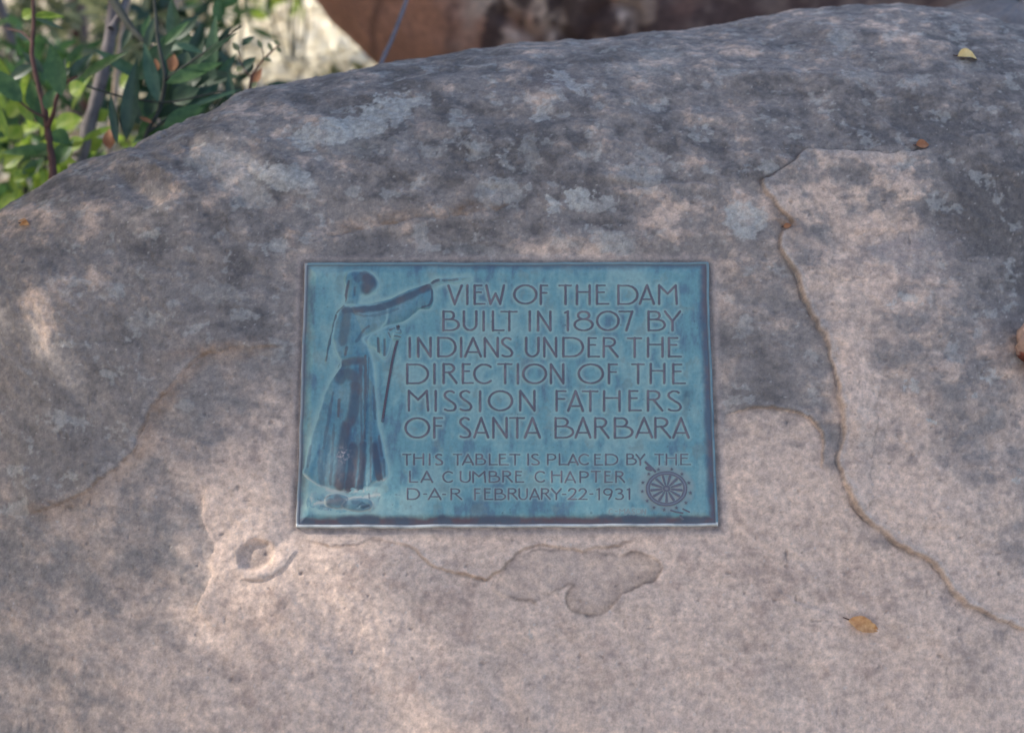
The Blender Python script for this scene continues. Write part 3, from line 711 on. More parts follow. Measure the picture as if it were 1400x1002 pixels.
    blot([(472, 500), (485, 497), (497, 497)], 6, .65); blot([(466, 520), (474, 512), (488, 520)], 8, .65); blot([(488, 530), (486, 560), (480, 580)], 8, .75); blot([(457, 540), (450, 580), (444, 615)], 2.2, .5); blot([(512, 530), (514, 575)], 1.8, .5); blot([(494, 500), (495, 560), (496, 610)], 2.0, .55); blot([(458, 583), (456, 620), (453, 664)], 1.8, .45); blot([(508, 600), (508, 660)], 1.6, .5); blot([(526, 630), (527, 652)], 1.6, .45); blot([(486, 432), (500, 436), (520, 434), (545, 426)], 2.2, .4); blot([(465, 550), (464, 572)], 2, .7); blot([(474, 585), (470, 620), (466, 665)], 8, .85)
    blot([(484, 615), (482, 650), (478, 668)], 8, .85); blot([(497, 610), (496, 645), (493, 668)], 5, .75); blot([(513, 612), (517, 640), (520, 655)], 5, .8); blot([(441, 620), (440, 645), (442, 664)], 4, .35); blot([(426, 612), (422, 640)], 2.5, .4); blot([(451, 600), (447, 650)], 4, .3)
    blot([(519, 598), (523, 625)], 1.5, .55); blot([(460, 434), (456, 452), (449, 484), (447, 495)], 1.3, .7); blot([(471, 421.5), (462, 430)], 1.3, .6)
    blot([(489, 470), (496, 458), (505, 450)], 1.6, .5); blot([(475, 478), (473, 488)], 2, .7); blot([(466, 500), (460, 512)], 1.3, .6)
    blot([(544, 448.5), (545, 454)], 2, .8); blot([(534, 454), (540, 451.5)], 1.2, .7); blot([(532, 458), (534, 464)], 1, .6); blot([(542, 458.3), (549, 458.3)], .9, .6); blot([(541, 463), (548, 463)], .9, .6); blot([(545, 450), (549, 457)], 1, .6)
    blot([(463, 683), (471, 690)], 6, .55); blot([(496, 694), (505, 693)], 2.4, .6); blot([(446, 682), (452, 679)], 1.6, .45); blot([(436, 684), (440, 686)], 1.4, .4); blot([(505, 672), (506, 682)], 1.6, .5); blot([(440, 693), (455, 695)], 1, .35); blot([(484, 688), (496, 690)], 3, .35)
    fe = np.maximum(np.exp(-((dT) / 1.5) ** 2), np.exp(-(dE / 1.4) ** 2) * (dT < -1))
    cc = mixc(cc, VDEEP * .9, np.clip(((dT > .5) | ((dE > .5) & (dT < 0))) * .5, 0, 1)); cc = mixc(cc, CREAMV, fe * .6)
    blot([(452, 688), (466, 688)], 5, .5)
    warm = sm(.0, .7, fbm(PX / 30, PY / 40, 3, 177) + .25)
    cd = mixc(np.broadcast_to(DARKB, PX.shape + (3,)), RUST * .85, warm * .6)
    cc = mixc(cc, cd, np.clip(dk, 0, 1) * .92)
    worn = np.exp(-((PX - 471) / 8) ** 2 - ((PY - 624) / 9) ** 2) * sm(.0, .5, fbm(PX / 4, PY / 4, 3, 180))
    cc = mixc(cc, np.array([.34, .30, .32]), np.clip(worn * .9, 0, 1))
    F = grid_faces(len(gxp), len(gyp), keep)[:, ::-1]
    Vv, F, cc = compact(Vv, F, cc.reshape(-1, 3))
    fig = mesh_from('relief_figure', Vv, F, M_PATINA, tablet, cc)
    fig['label'] = 'low relief friar in a long robe pointing right with one arm'
    # staff
    p = catmull([(545.5, 449), (544.5, 466), (540.6, 481), (536.2, 502), (529.4, 541.5), (523.8, 578)], 6)
    d, _, pos = seg_dist(PX, PY, p)
    hs = .0024 * np.sqrt(np.clip(1 - (d / 2.1) ** 2, 0, 1))
    ff = d < 2.0
    keep = ff[:-1, :-1] & ff[1:, :-1] & ff[:-1, 1:] & ff[1:, 1:]
    hs = hs + np.where(poly_sdf(PX, PY, catmull(HANDL, 3, True)) > -1, -.004, 0)
    Vs = np.stack([u, v, FIELD + hs], -1).reshape(-1, 3)
    cs = mixc(np.broadcast_to(BROWN * .95, PX.shape + (3,)), VDEEP, sm(.1, .8, nz) * .6)
    F = grid_faces(len(gxp), len(gyp), keep)[:, ::-1]
    Vs, F, cs = compact(Vs, F, cs.reshape(-1, 3))
    mesh_from('staff', Vs, F, M_PATINA, fig, cs)
    return [BODY, HEAD, ARM, FORE, HANDR, GROUNDP]
fig_polys = figure()

# --- the wheel emblem with its stars
STARS = [(899, 643.5), (917, 643), (886, 649.5), (931, 649.5), (878, 661), (940.4, 661.5), (877, 673), (942.5, 675), (883.5, 686), (936.5, 688.5), (893, 695), (923.5, 695.5), (907, 698)]
def emblem():
    step = .4
    gxp = np.arange(870, 950, step); gyp = np.arange(630, 714, step)
    PX, PY = np.meshgrid(gxp, gyp)
    cx, cy = 910, 669.5
    q = np.hypot((PX - cx) / 28, (PY - cy) / 23.5) * 28
    rim = np.maximum(np.exp(-((q - 27.3) / 1.1) ** 4), np.exp(-((q - 23.6) / 1.2) ** 4) * .85) + .45 * ((q > 23) & (q < 28))
    sp = np.zeros(PX.shape)
    for k in range(13):
        a = 2 * math.pi * k / 13 + .12
        c, s_ = math.cos(a), math.sin(a) * 23.5 / 28
        r = np.linspace(7, 20.5, 8)
        d, _, pos = seg_dist(PX, PY, np.stack([cx + r * c, cy + r * s_], 1))
        sp = np.maximum(sp, sm(1.9, .5, d - .55 * pos))
    hub = sm(6.2, 4.6, q) * (1 - .5 * sm(3.2, 2, q))
    tips = np.zeros(PX.shape)
    for sx, sy in STARS:
        a = np.arctan2(PY - sy, PX - sx); rr = np.hypot(PX - sx, PY - sy)
        tips = np.maximum(tips, sm(.6, -.4, rr - (1.7 + .8 * np.cos(5 * (a + math.pi / 2)))))
    line = np.zeros(PX.shape)
    for pts, wd in [([(881.5, 633.5), (887, 638.5), (894.5, 646)], 1.5), ([(884, 641.5), (888.5, 643)], 2.6), ([(916, 699), (923, 701), (932, 702.5)], 1.0), ([(932.5, 697), (941, 701)], 1.0), ([(929, 706.5), (932, 710.5)], 1.2)]:
        d, _, _ = seg_dist(PX, PY, np.array(pts)); line = np.maximum(line, sm(wd + .6, wd - .6, d))
    m = np.clip(np.maximum.reduce([rim, sp, hub, tips, line]), 0, 1)
    h = .0011 * m
    ff = (m > .04) | (q < 29)
    keep = ff[:-1, :-1] & ff[1:, :-1] & ff[:-1, 1:] & ff[1:, 1:]
    u, v = plaque_uv(PX, PY)
    Vv = np.stack([u, v, FIELD + .00004 + h], -1).reshape(-1, 3)
    nz = fbm(PX / 7, PY / 7, 3, 190)
    base = mixc(np.broadcast_to(np.array([.255, .28, .275]), PX.shape + (3,)), VPALE, sm(-.2, .6, nz) * .6)
    cc = mixc(base, np.array([.105, .100, .135]), sm(.25, .75, m) * .9)
    cc = mixc(cc, np.array([.17, .20, .25]), (((q > 24.6) & (q < 26.4)) * .75))
    F = grid_faces(len(gxp), len(gyp), keep)[:, ::-1]
    Vv, F, cc = compact(Vv, F, cc.reshape(-1, 3))
    o = mesh_from('wheel_emblem', Vv, F, M_PATINA, tablet, cc); o['label'] = 'raised spinning wheel badge with thirteen stars'
emblem()

def plate():
    us = np.unique(np.round(np.r_[np.linspace(-HW, -HW + .024, 26), np.linspace(-HW + .024, HW - .024, 560), np.linspace(HW - .024, HW, 26)], 6))
    vs_ = np.unique(np.round(np.r_[np.linspace(-HH, -HH + .024, 26), np.linspace(-HH + .024, HH - .024, 380), np.linspace(HH - .024, HH, 26)], 6))
    Ug, Vg = np.meshgrid(us, vs_)
    Pw = PC + Ug[..., None] * AX_U + Vg[..., None] * AX_V
    PX, PY = project(Pw)
    e = np.minimum(HW - np.abs(Ug), HH - np.abs(Vg))
    wob = .0012 * fbm(Ug * 20, Vg * 20, 3, 200)
    bead = .0045 * sm(0, .0009, e) + .0010 * np.exp(-((e - .0022) / .0012) ** 2)
    h = np.where(e < .0042, bead, .0040 + (FIELD - .0040) * sm(.0042, .0195, e + wob * sm(.004, .01, e)))
    h = h + .00018 * fbm(Ug * 90, Vg * 90, 4, 210) * (e > .006) + .00030 * fbm(Ug * 22, Vg * 22, 3, 211) * sm(.01, .03, e)
    h = np.minimum(h, FIELD + .0002)
    # keep the field just under the raised work
    C = patina(PX, PY)
    halo = np.zeros(PX.shape)
    for gxp, gyp, dist, small in halo_rows:
        m = (PX > gxp[0]) & (PX < gxp[-2]) & (PY > gyp[0]) & (PY < gyp[-2])
        i = np.clip(((PX[m] - gxp[0]) / (gxp[1] - gxp[0])).round().astype(int), 0, len(gxp) - 1); j = np.clip(((PY[m] - gyp[0]) / (gyp[1] - gyp[0])).round().astype(int), 0, len(gyp) - 1)
        dd = dist[j, i]
        halo[m] = np.maximum(halo[m], np.exp(-(np.clip(dd - .5, 0, None) / (2.8 if not small else 2.0)) ** 2) * (1.0 if not small else .75))
    for poly in fig_polys:
        m = (PX < 655)
        d = poly_sdf(PX[m], PY[m], np.array(poly))
        halo[m] = np.maximum(halo[m], np.exp(-(np.clip(-d, 0, None) / 5) ** 2) * .95)
    m = (PX > 860) & (PX < 955) & (PY > 625) & (PY < 715)
    q = np.hypot((PX[m] - 910) / 1.19, PY[m] - 669.5)
    halo_e = np.zeros(PX.shape); halo_e[m] = .75 * sm(36, 27, q)
    nz = fbm(PX / 18, PY / 18, 4, 220, .6)
    C = mixc(C, VPALE * np.array([1.22, 1.12, 1.06]), np.clip(halo * (.85 + .3 * nz), 0, 1))
    C = mixc(C, np.array([.26, .29, .275]), np.clip(halo_e * (.85 + .4 * nz), 0, 1))
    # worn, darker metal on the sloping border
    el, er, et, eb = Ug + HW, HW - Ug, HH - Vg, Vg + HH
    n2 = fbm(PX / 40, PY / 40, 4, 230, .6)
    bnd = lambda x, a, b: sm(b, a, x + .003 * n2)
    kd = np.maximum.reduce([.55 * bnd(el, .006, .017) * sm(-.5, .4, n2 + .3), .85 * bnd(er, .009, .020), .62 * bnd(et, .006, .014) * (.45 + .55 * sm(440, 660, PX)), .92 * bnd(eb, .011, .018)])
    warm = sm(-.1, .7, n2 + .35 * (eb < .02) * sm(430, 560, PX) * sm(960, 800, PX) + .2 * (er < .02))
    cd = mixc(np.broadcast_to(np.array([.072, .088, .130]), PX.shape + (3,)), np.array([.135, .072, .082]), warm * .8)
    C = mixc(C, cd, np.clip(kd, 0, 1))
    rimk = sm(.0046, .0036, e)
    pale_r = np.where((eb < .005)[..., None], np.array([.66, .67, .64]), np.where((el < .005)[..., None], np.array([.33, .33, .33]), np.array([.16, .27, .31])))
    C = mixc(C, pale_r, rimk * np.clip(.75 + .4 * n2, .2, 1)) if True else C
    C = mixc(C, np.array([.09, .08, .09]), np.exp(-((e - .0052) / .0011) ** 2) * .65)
    spots = sm(.62, .75, noise(PX / 5, PY / 5, 240)) * sm(.1, .5, noise(PX / 60, PY / 60, 241))
    C = mixc(C, np.array([.07, .10, .13]), spots * .7)
    blotch = np.exp(-((PX - 938) / 7) ** 2 - ((PY - 544) / 12) ** 2) + .8 * np.exp(-((PX - 927) / 4) ** 2 - ((PY - 520) / 9) ** 2) * 0 + .5 * np.exp(-((PX - 624) / 6) ** 2 - ((PY - 690) / 8) ** 2) + .5 * np.exp(-((PX - 650) / 5) ** 2 - ((PY - 692) / 9) ** 2)
    C = mixc(C, VDEEP * .6, np.clip(blotch * (.75 + .6 * nz), 0, .8))
    eu = (np.abs(Ug) / HW) ** 10; ev = (np.abs(Vg) / HH) ** 10
    V3 = np.stack([Ug + .0011 * eu * fbm(Vg * 14 + np.sign(Ug) * 3, Vg * 0 + .5, 3, 250), Vg + .0011 * ev * fbm(Ug * 14 + np.sign(Vg) * 5, Ug * 0 + .5, 3, 251), h + .0005 * np.maximum(eu, ev) * fbm(Ug * 40, Vg * 40, 3, 252)], -1)
    nv, nu = Ug.shape
    F = grid_faces(nu, nv)
    ring = np.r_[np.arange(nu), np.arange(1, nv) * nu + nu - 1, (nv - 1) * nu + np.arange(nu - 2, -1, -1), np.arange(nv - 2, 0, -1) * nu]
    low = V3.reshape(-1, 3)[ring].copy(); low[:, 2] = -.02
    n0 = nu * nv; k = len(ring); idx = np.arange(k)
    F2 = np.stack([ring, n0 + idx, n0 + (idx + 1) % k, np.roll(ring, -1)], 1)
    allv = np.vstack([V3.reshape(-1, 3), low]); allf = np.vstack([F, F2])
    allc = np.vstack([C.reshape(-1, 3), np.tile(np.array([[.42, .44, .42]]), (k, 1))])
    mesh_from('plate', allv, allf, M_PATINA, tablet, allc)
plate()

# ------------------------------------------------------------------ plants and rocks behind
def tube_mesh(pts, radii, n=9, wob=.12, seed=0):
    P = np.array(pts, float); k = len(P)
    tg = np.gradient(P, axis=0); tg /= np.linalg.norm(tg, axis=1, keepdims=True)
    ref = np.array([0., 1, .2]); V = []
    rng = np.random.default_rng(seed + k)
    for i in range(k):
        a = np.cross(tg[i], ref); a /= np.linalg.norm(a); b = np.cross(tg[i], a)
        r = radii[i] * (1 + wob * rng.normal(0, .5))
        for j in range(n):
            t = 2 * math.pi * j / n
            V.append(P[i] + r * (1 + wob * .5 * rng.normal()) * (a * math.cos(t) + b * math.sin(t)))
    F = [(i * n + j, i * n + (j + 1) % n, (i + 1) * n + (j + 1) % n, (i + 1) * n + j) for i in range(k - 1) for j in range(n)]
    F = np.array(F)
    caps = []
    V = np.array(V)
    return V, F

def join(parts):
    Vs, Fs, o = [], [], 0
    for V, F in parts:
        Vs.append(V); Fs.append(np.asarray(F) + o); o += len(V)
    return np.vstack(Vs), np.vstack(Fs)

def leaf_mesh(base, tip, width, up, curl=.15, fold=.25, n=7, shape=1.0):
    """a pointed, folded leaf blade from base to tip"""
    base = np.asarray(base, float); tip = np.asarray(tip, float)
    ax = tip - base; L = np.linalg.norm(ax); ax /= L
    side = np.cross(ax, up); side /= np.linalg.norm(side) + 1e-9
    nrm = np.cross(side, ax)
    V = []
    for i in range(n + 1):
        t = i / n
        wd = width * .5 * (math.sin(math.pi * t ** .8) ** shape + .02)
        c = base + ax * L * t - nrm * curl * L * (t - .35) ** 2
        for s_ in (-1, -.5, 0, .5, 1):
            V.append(c + side * wd * s_ + nrm * abs(s_) * wd * fold)
    F = [(i * 5 + j, i * 5 + j + 1, (i + 1) * 5 + j + 1, (i + 1) * 5 + j) for i in range(n) for j in range(4)]
    return np.array(V), np.array(F)

def cloud_leaves(centres, radii, count, size, rng, droop=.3):
    parts = []
    for _ in range(count):
        k = rng.integers(len(centres))
        d = rng.normal(0, 1, 3); d /= np.linalg.norm(d)
        p = np.array(centres[k]) + d * radii[k] * rng.uniform(.35, 1) ** .6
        a = d * .6 + rng.normal(0, .6, 3) + np.array([0, 0, -droop]); a /= np.linalg.norm(a)
        L = size * rng.uniform(.6, 1.25)
        up = rng.normal(0, 1, 3); up = up - a * (up @ a); up /= np.linalg.norm(up)
        parts.append(leaf_mesh(p, p + a * L, L * rng.uniform(.24, .40), up, .2, .2, 4))
    return join(parts)

def px_tube(pts, depths, wpx, n=5, seed=0):
    p = catmull([(x, y) for x, y in pts], n)
    dep = np.interp(np.linspace(0, 1, len(p)), np.linspace(0, 1, len(depths)), depths)
    wd = np.interp(np.linspace(0, 1, len(p)), np.linspace(0, 1, len(wpx)), wpx)
    P = np.array([at(x, y, d) for (x, y), d in zip(p, dep)])
    return tube_mesh(P, wd * dep / FPX * .5, 9, .1, seed)

def to_ground(px, py, d, wpx, seed=0):
    """stem continued from a pixel down to the ground behind the boulder"""
    a = at(px, py, d); b = np.array([a[0] + .03, a[1] + .05, 0.]); b[2] = ground_z(b[0], b[1]) - .05
    P = [a * (1 - t) + b * t for t in np.linspace(0, 1, 6)]
    r = wpx * d / FPX * .5
    return tube_mesh(P, [r * (1 + .15 * t) for t in range(6)], 9, .1, seed)

def plant(name, label, cat, stems, leaves, root=None, group=None):
    """stems: [(mat, [meshes])]; leaves: [(mat, [meshes])]"""
    allp = np.vstack([m[0] for _, ms in stems for m in ms])
    b = allp[np.argmin(allp[:, 2])]
    e = empty(name, b, label, cat, group)
    for nm, lst in (('stem', stems), ('foliage', leaves)):
        for mat, ms in lst:
            if not ms: continue
            V, F = join(ms)
            o = mesh_from(nm, V - b, F, mat, e)
    return e

UPC = RC.T @ np.array([0, .3, 1.])     # roughly towards the viewer
def L(bx, by, tx, ty, w, d, d2=None, tilt=(0, 0, 0), curl=.12, shape=1.0):
    d2 = d if d2 is None else d2
    up = UPC + np.array(tilt)
    return leaf_mesh(at(bx, by, d), at(tx, ty, d2), w * d / FPX, up, curl, .22, 8, shape)

_r = np.random.default_rng(77)
def sprays(n, x0, x1, y0, y1, lo, hi, d0, d1):
    out = []
    for _ in range(n):
        bx, by, d = _r.uniform(x0, x1), _r.uniform(y0, y1), _r.uniform(d0, d1)
        a = R(_r.choice([75, 60, 95, 110, 30, 140]) + _r.normal(0, 14)); l = _r.uniform(lo, hi)
        out.append(L(bx, by, bx + l * math.cos(a), by - l * math.sin(a), l * _r.uniform(.20, .30), d, d + _r.uniform(-.05, .05), (_r.normal(0, .4), 0, _r.normal(0, .4)), _r.uniform(0, .25)))
    return out
# grey trunk and its pale companion at the left
plant('young_tree', 'slim grey trunked young tree behind the left shoulder of the boulder', 'tree',
      [(M_BARKG, [px_tube([(160, -60), (156, 0), (150, 55), (138, 110), (125, 160), (112, 205), (103, 235), (98, 270)], [3.0, 2.95, 2.9], [15, 17, 19, 22], 5, 1), to_ground(98, 268, 2.9, 23, 2),
                  px_tube([(152, 40), (168, 12), (185, -40)], [2.9, 2.95], [10, 7], 4, 3), ]), (M_BARKD, [px_tube([(148, -12), (170, 25), (192, 52), (225, 75)], [2.92, 2.85], [15, 4], 5, 4)])],
      [(M_GREEN, [L(225, 75, 262, 95, 14, 2.85), L(215, 70, 240, 40, 12, 2.85), L(195, 52, 205, 20, 12, 2.86)]),
       (M_DARK, [L(190, 50, 240, 58, 16, 2.9), L(180, 35, 165, 70, 12, 2.9)])])
plant('sapling', 'thin pale orange barked sapling stem beside the grey trunk', 'sapling',
      [(M_BARKP, [px_tube([(182, -50), (175, 0), (166, 50), (160, 100), (156, 140), (150, 200), (146, 250)], [3.3, 3.3], [8, 9, 9], 5, 5), to_ground(146, 250, 3.3, 9, 6)])],
      [(M_OLIVE, [L(160, 95, 180, 60, 14, 3.3), L(166, 45, 190, 30, 14, 3.3)])])
plant('leafy_shrub', 'red stemmed leafy shrub with green and yellow green leaves at far left', 'shrub',
      [(M_BARKR, [px_tube([(44, -30), (46, 30), (44, 75), (52, 115), (62, 155), (67, 190), (72, 225), (73, 256), (76, 290)], [2.75, 2.72], [5, 6, 8, 11, 13], 5, 7), to_ground(76, 288, 2.72, 13, 8), px_tube([(66, 172), (73, 155), (79, 130), (92, 112), (105, 105)], [2.72, 2.66], [7, 3], 5, 9),
                  px_tube([(46, 60), (30, 45), (10, 40)], [2.74, 2.8], [4, 2], 4, 10), px_tube([(60, 160), (40, 150), (18, 130)], [2.72, 2.7], [4, 2], 4, 11)])],
      [(M_GREEN, [L(84, 132, 68, 58, 27, 2.66), L(108, 108, 172, 70, 16, 2.66, 2.6), L(60, 175, 52, 125, 18, 2.76), L(62, 150, 78, 118, 20, 2.7), L(30, 140, -12, 92, 26, 2.7), L(52, 160, 40, 108, 22, 2.78), L(70, 200, 40, 215, 22, 2.8), L(66, 205, 0, 208, 16, 2.75),
                  L(70, 180, 96, 196, 24, 2.78, None, (0, 0, .3)), L(74, 225, 100, 190, 24, 2.8), L(30, 245, 60, 215, 20, 2.9)]),
       (M_DARK, [L(95, 112, 126, 72, 20, 2.68), L(80, 130, 88, 78, 16, 2.7), L(45, 90, 10, 110, 18, 2.75), L(60, 100, 30, 70, 14, 2.8), L(48, 25, 88, 40, 7, 2.7), L(75, 110, 100, 92, 14, 2.72)]),
       (M_LIME, [L(44, 22, 88, 22, 16, 2.75, None, (.3, .2, .6)), L(30, 25, 48, 14, 18, 2.75), L(96, 128, 116, 116, 30, 2.8, None, (0, 0, .5), .1, .6), L(14, 282, 70, 258, 16, 2.85, None, (0, 0, .6)), L(0, 290, 22, 262, 20, 2.85), L(46, 168, 18, 128, 14, 2.72), L(76, 176, 110, 160, 34, 2.85, None, (0, 0, .5), .1, .7), L(32, 232, 55, 226, 16, 2.9),
                  L(70, 215, 104, 222, 18, 2.85), L(18, 248, 44, 232, 18, 2.9), L(10, 160, 40, 130, 30, 2.95, None, (0, 0, .5), .1, .6), L(5, 230, 36, 205, 26, 2.9, None, (0, 0, .5)), L(115, 190, 88, 208, 24, 2.9, None, (0, 0, .5)), L(30, 190, 8, 172, 26, 3.0, None, (0, 0, .5)), L(170, 165, 190, 140, 24, 3.3, None, (0, 0, .5)), L(165, 120, 188, 98, 26, 3.4, None, (0, 0, .5)), L(172, 215, 200, 205, 20, 2.9, None, (0, 0, .5)), *sprays(10, 0, 120, 120, 270, 35, 60, 2.8, 3.0), L(120, 205, 142, 190, 20, 2.95), L(130, 165, 148, 150, 22, 2.95)])])
plant('laurel_shrub', 'dark green shrub with long narrow upright leaves beside the boulder edge', 'shrub',
      [(M_BARKD, [px_tube([(206, -40), (212, 10), (216, 55), (222, 85), (226, 110), (218, 150), (200, 185), (192, 230)], [2.72, 2.68], [4, 6, 7], 5, 12), to_ground(192, 228, 2.68, 7, 13), px_tube([(226, 110), (262, 84), (300, 58), (330, 36)], [2.68, 2.6], [4, 2], 5, 14),
                  px_tube([(118, 118), (150, 128), (185, 136), (230, 140), (290, 128), (330, 120)], [2.65, 2.72], [3, 3, 2], 5, 15), px_tube([(205, 180), (225, 165), (245, 150)], [2.68, 2.7], [4, 2], 4, 16)]), (M_BARKP, [px_tube([(248, -50), (240, 0), (232, 50), (224, 110), (214, 180)], [3.3, 3.3], [10, 9], 5, 26)])],
      [(M_DARK, [L(172, 192, 186, 78, 24, 2.64), L(160, 198, 150, 126, 11, 2.62), L(205, 165, 218, 110, 26, 2.72), L(240, 150, 258, 95, 30, 2.75), L(190, 170, 176, 130, 16, 2.7), L(235, 140, 272, 120, 30, 2.72), L(255, 70, 245, 118, 26, 2.76), L(215, 160, 262, 150, 26, 2.72), L(262, 95, 276, 30, 22, 2.8), L(238, 55, 272, 20, 20, 2.8),
                  L(318, 150, 312, 95, 12, 2.7), L(280, 120, 285, 60, 18, 2.8)] + sprays(15, 190, 310, 70, 195, 50, 95, 2.78, 3.05)),
       (M_TEAL, [L(216, 140, 196, 58, 19, 2.66), L(222, 130, 226, 78, 14, 2.7), L(268, 88, 322, 44, 10, 2.62, 2.56), L(258, 148, 330, 120, 8, 2.66), L(200, 170, 208, 120, 14, 2.74), L(240, 60, 278, 72, 10, 2.7)] + sprays(9, 185, 300, 60, 190, 55, 95, 2.72, 2.95)),
       (M_GREEN, [L(226, 114, 304, 84, 22, 2.66), L(222, 178, 284, 140, 28, 2.64, 2.66, (.2, 0, .3)), L(224, 62, 258, 28, 14, 2.74), L(298, 30, 302, -8, 18, 2.9), L(300, 12, 330, -6, 14, 2.9), L(180, 195, 240, 168, 14, 2.7), L(190, 190, 215, 150, 16, 2.7)]),
       (M_ORANGE, [L(150, 204, 148, 176, 17, 2.72, None, (0, 0, 0), .3), L(215, 98, 212, 80, 10, 2.72), L(234, 98, 238, 74, 17, 2.74), L(208, 168, 190, 160, 6, 2.66)])])
plant('twiggy_seedling', 'bare twiggy seedling with tiny leaves before the pale litter', 'seedling',
      [(M_BARKR, [px_tube([(340, 150), (343, 110), (352, 92), (372, 70), (382, 62)], [2.75, 2.72], [4, 3, 2], 5, 17), to_ground(340, 150, 2.75, 4, 18), px_tube([(352, 92), (360, 80), (358, 66)], [2.72, 2.7], [2, 1.2], 4, 19), px_tube([(345, 108), (332, 92), (326, 70)], [2.74, 2.72], [2.4, 1.4], 4, 20)])],
      [(M_OLIVE, [L(382, 62, 374, 56, 6, 2.7), L(378, 66, 384, 72, 5, 2.7), L(372, 70, 366, 58, 6, 2.7), L(358, 66, 352, 54, 7, 2.7), L(360, 80, 372, 84, 6, 2.7), L(326, 70, 318, 58, 8, 2.7), L(332, 92, 322, 98, 10, 2.7), L(344, 120, 352, 112, 8, 2.7)]),
       (M_DARK, [L(330, 95, 350, 78, 14, 2.78), L(340, 100, 345, 85, 10, 2.78), L(330, 62, 348, 50, 10, 2.75)]),
       (M_ORANGE, [L(345, 118, 358, 92, 12, 2.76)])])
plant('bare_stem', 'thin bluish grey bare stem rising before the brown boulder', 'stem',
      [(M_TWIG, [px_tube([(570, -40), (556, 0), (545, 30), (534, 58), (522, 84), (514, 110)], [2.95, 2.9], [6, 6, 7], 5, 21), to_ground(514, 108, 2.9, 7, 22)])], [])

# shrubs and trunks further back, each its own plant
def far_shrub(px, py, d, r, count, size, mat, label, seed, stem=M_BARKD, cat='shrub'):
    rng = np.random.default_rng(seed)
    c = at(px, py, d)
    gz = ground_z(c[0], c[1])
    cs = [c + rng.normal(0, r * .45, 3) for _ in range(9)]
    e = empty('shrub' if cat == 'shrub' else 'tree', (c[0], c[1], gz), label, cat, 'shrubs growing behind the boulder')
    b = np.array([c[0], c[1], gz])
    V, F = cloud_leaves(cs, [r * .55] * 9, count, size, rng)
    V[:, 2] = np.maximum(V[:, 2], gz + .02)
    mesh_from('foliage', V - b, F, mat, e)
    st = []
    for q in cs[:5]:
        P = [b + np.array([0, 0, -.05]), b * .5 + q * .5 + rng.normal(0, .04, 3), q]
        st.append(tube_mesh(catmull(P, 4), np.linspace(.007, .003, 9), 6, .1, seed))
    V, F = join(st); mesh_from('stem', V - b, F, stem, e)
far_shrub(40, 175, 3.7, .26, 260, .085, M_GREEN, 'mid green broadleaf shrub low behind the red stemmed plant', 31)
far_shrub(90, 235, 3.5, .20, 200, .075, M_LIME, 'sunlit yellow green seedling clump in the left gap above the boulder', 32)
far_shrub(185, 130, 4.0, .24, 230, .085, M_OLIVE, 'olive shrub between the grey trunk and the dark shrub', 33)
far_shrub(15, 60, 4.6, .32, 260, .10, M_OLIVE, 'olive shrub at the upper left corner', 34)
far_shrub(296, -15, 4.9, .15, 110, .09, M_GREEN, 'green shrub above the pale leaf litter', 35)
far_shrub(245, 40, 4.4, .20, 170, .09, M_DARK, 'dark bush behind the narrow leaved shrub', 36)
far_shrub(280, 150, 3.9, .16, 150, .08, M_DARK, 'low dark bush at the foot of the narrow leaved shrub', 37)
far_shrub(110, 40, 6.2, .45, 260, .12, M_OLIVE, 'distant olive thicket behind the grey trunk', 38)
far_shrub(395, -35, 5.6, .16, 90, .09, M_LIME, 'pale green sprig over the sunlit litter', 39)
far_shrub(470, 112, 5.0, .07, 60, .07, M_OLIVE, 'low olive sprig at the foot of the pale litter', 40)
for i, (px, d, wd, mat, lab) in enumerate([(88, 5.2, 26, M_BARKG, 'distant dark trunk at the upper left behind the leaves'), (-2, 4.2, 12, M_BARKG, 'purplish grey trunk at the left edge'), (232, 5.6, 30, M_BARKR, 'reddish trunk behind the dark narrow leaves'), (268, 4.8, 7, M_BARKP, 'pale slender trunk behind the dark narrow leaves'), (118, 5.0, 10, M_BARKR, 'thin rusty trunk just left of the grey young tree')]):
    a = at(px, 60, d); gz = ground_z(a[0], a[1])
    r = wd * d / FPX * .5
    base = np.array([a[0], a[1], gz])
    P = [np.array([0, 0, -.1])] + [np.array([.05 * math.sin(k * 1.3 + i), .03 * k, .35 * k]) for k in range(1, 12)]
    V, F = tube_mesh(catmull(P, 3), np.linspace(r * 1.2, r * .6, 34), 10, .06, i)
    e = empty('tree', base, lab, 'tree', 'trees behind the boulder')
    mesh_from('trunk', V, F, mat, e)
    rng = np.random.default_rng(70 + i)
    cs = [P[-1] + rng.normal(0, .5, 3) + np.array([0, 0, .5]) for _ in range(8)]
    V, F = cloud_leaves(cs, [.5] * 8, 260, .12, rng); mesh_from('crown', V, F, M_GREEN, e)

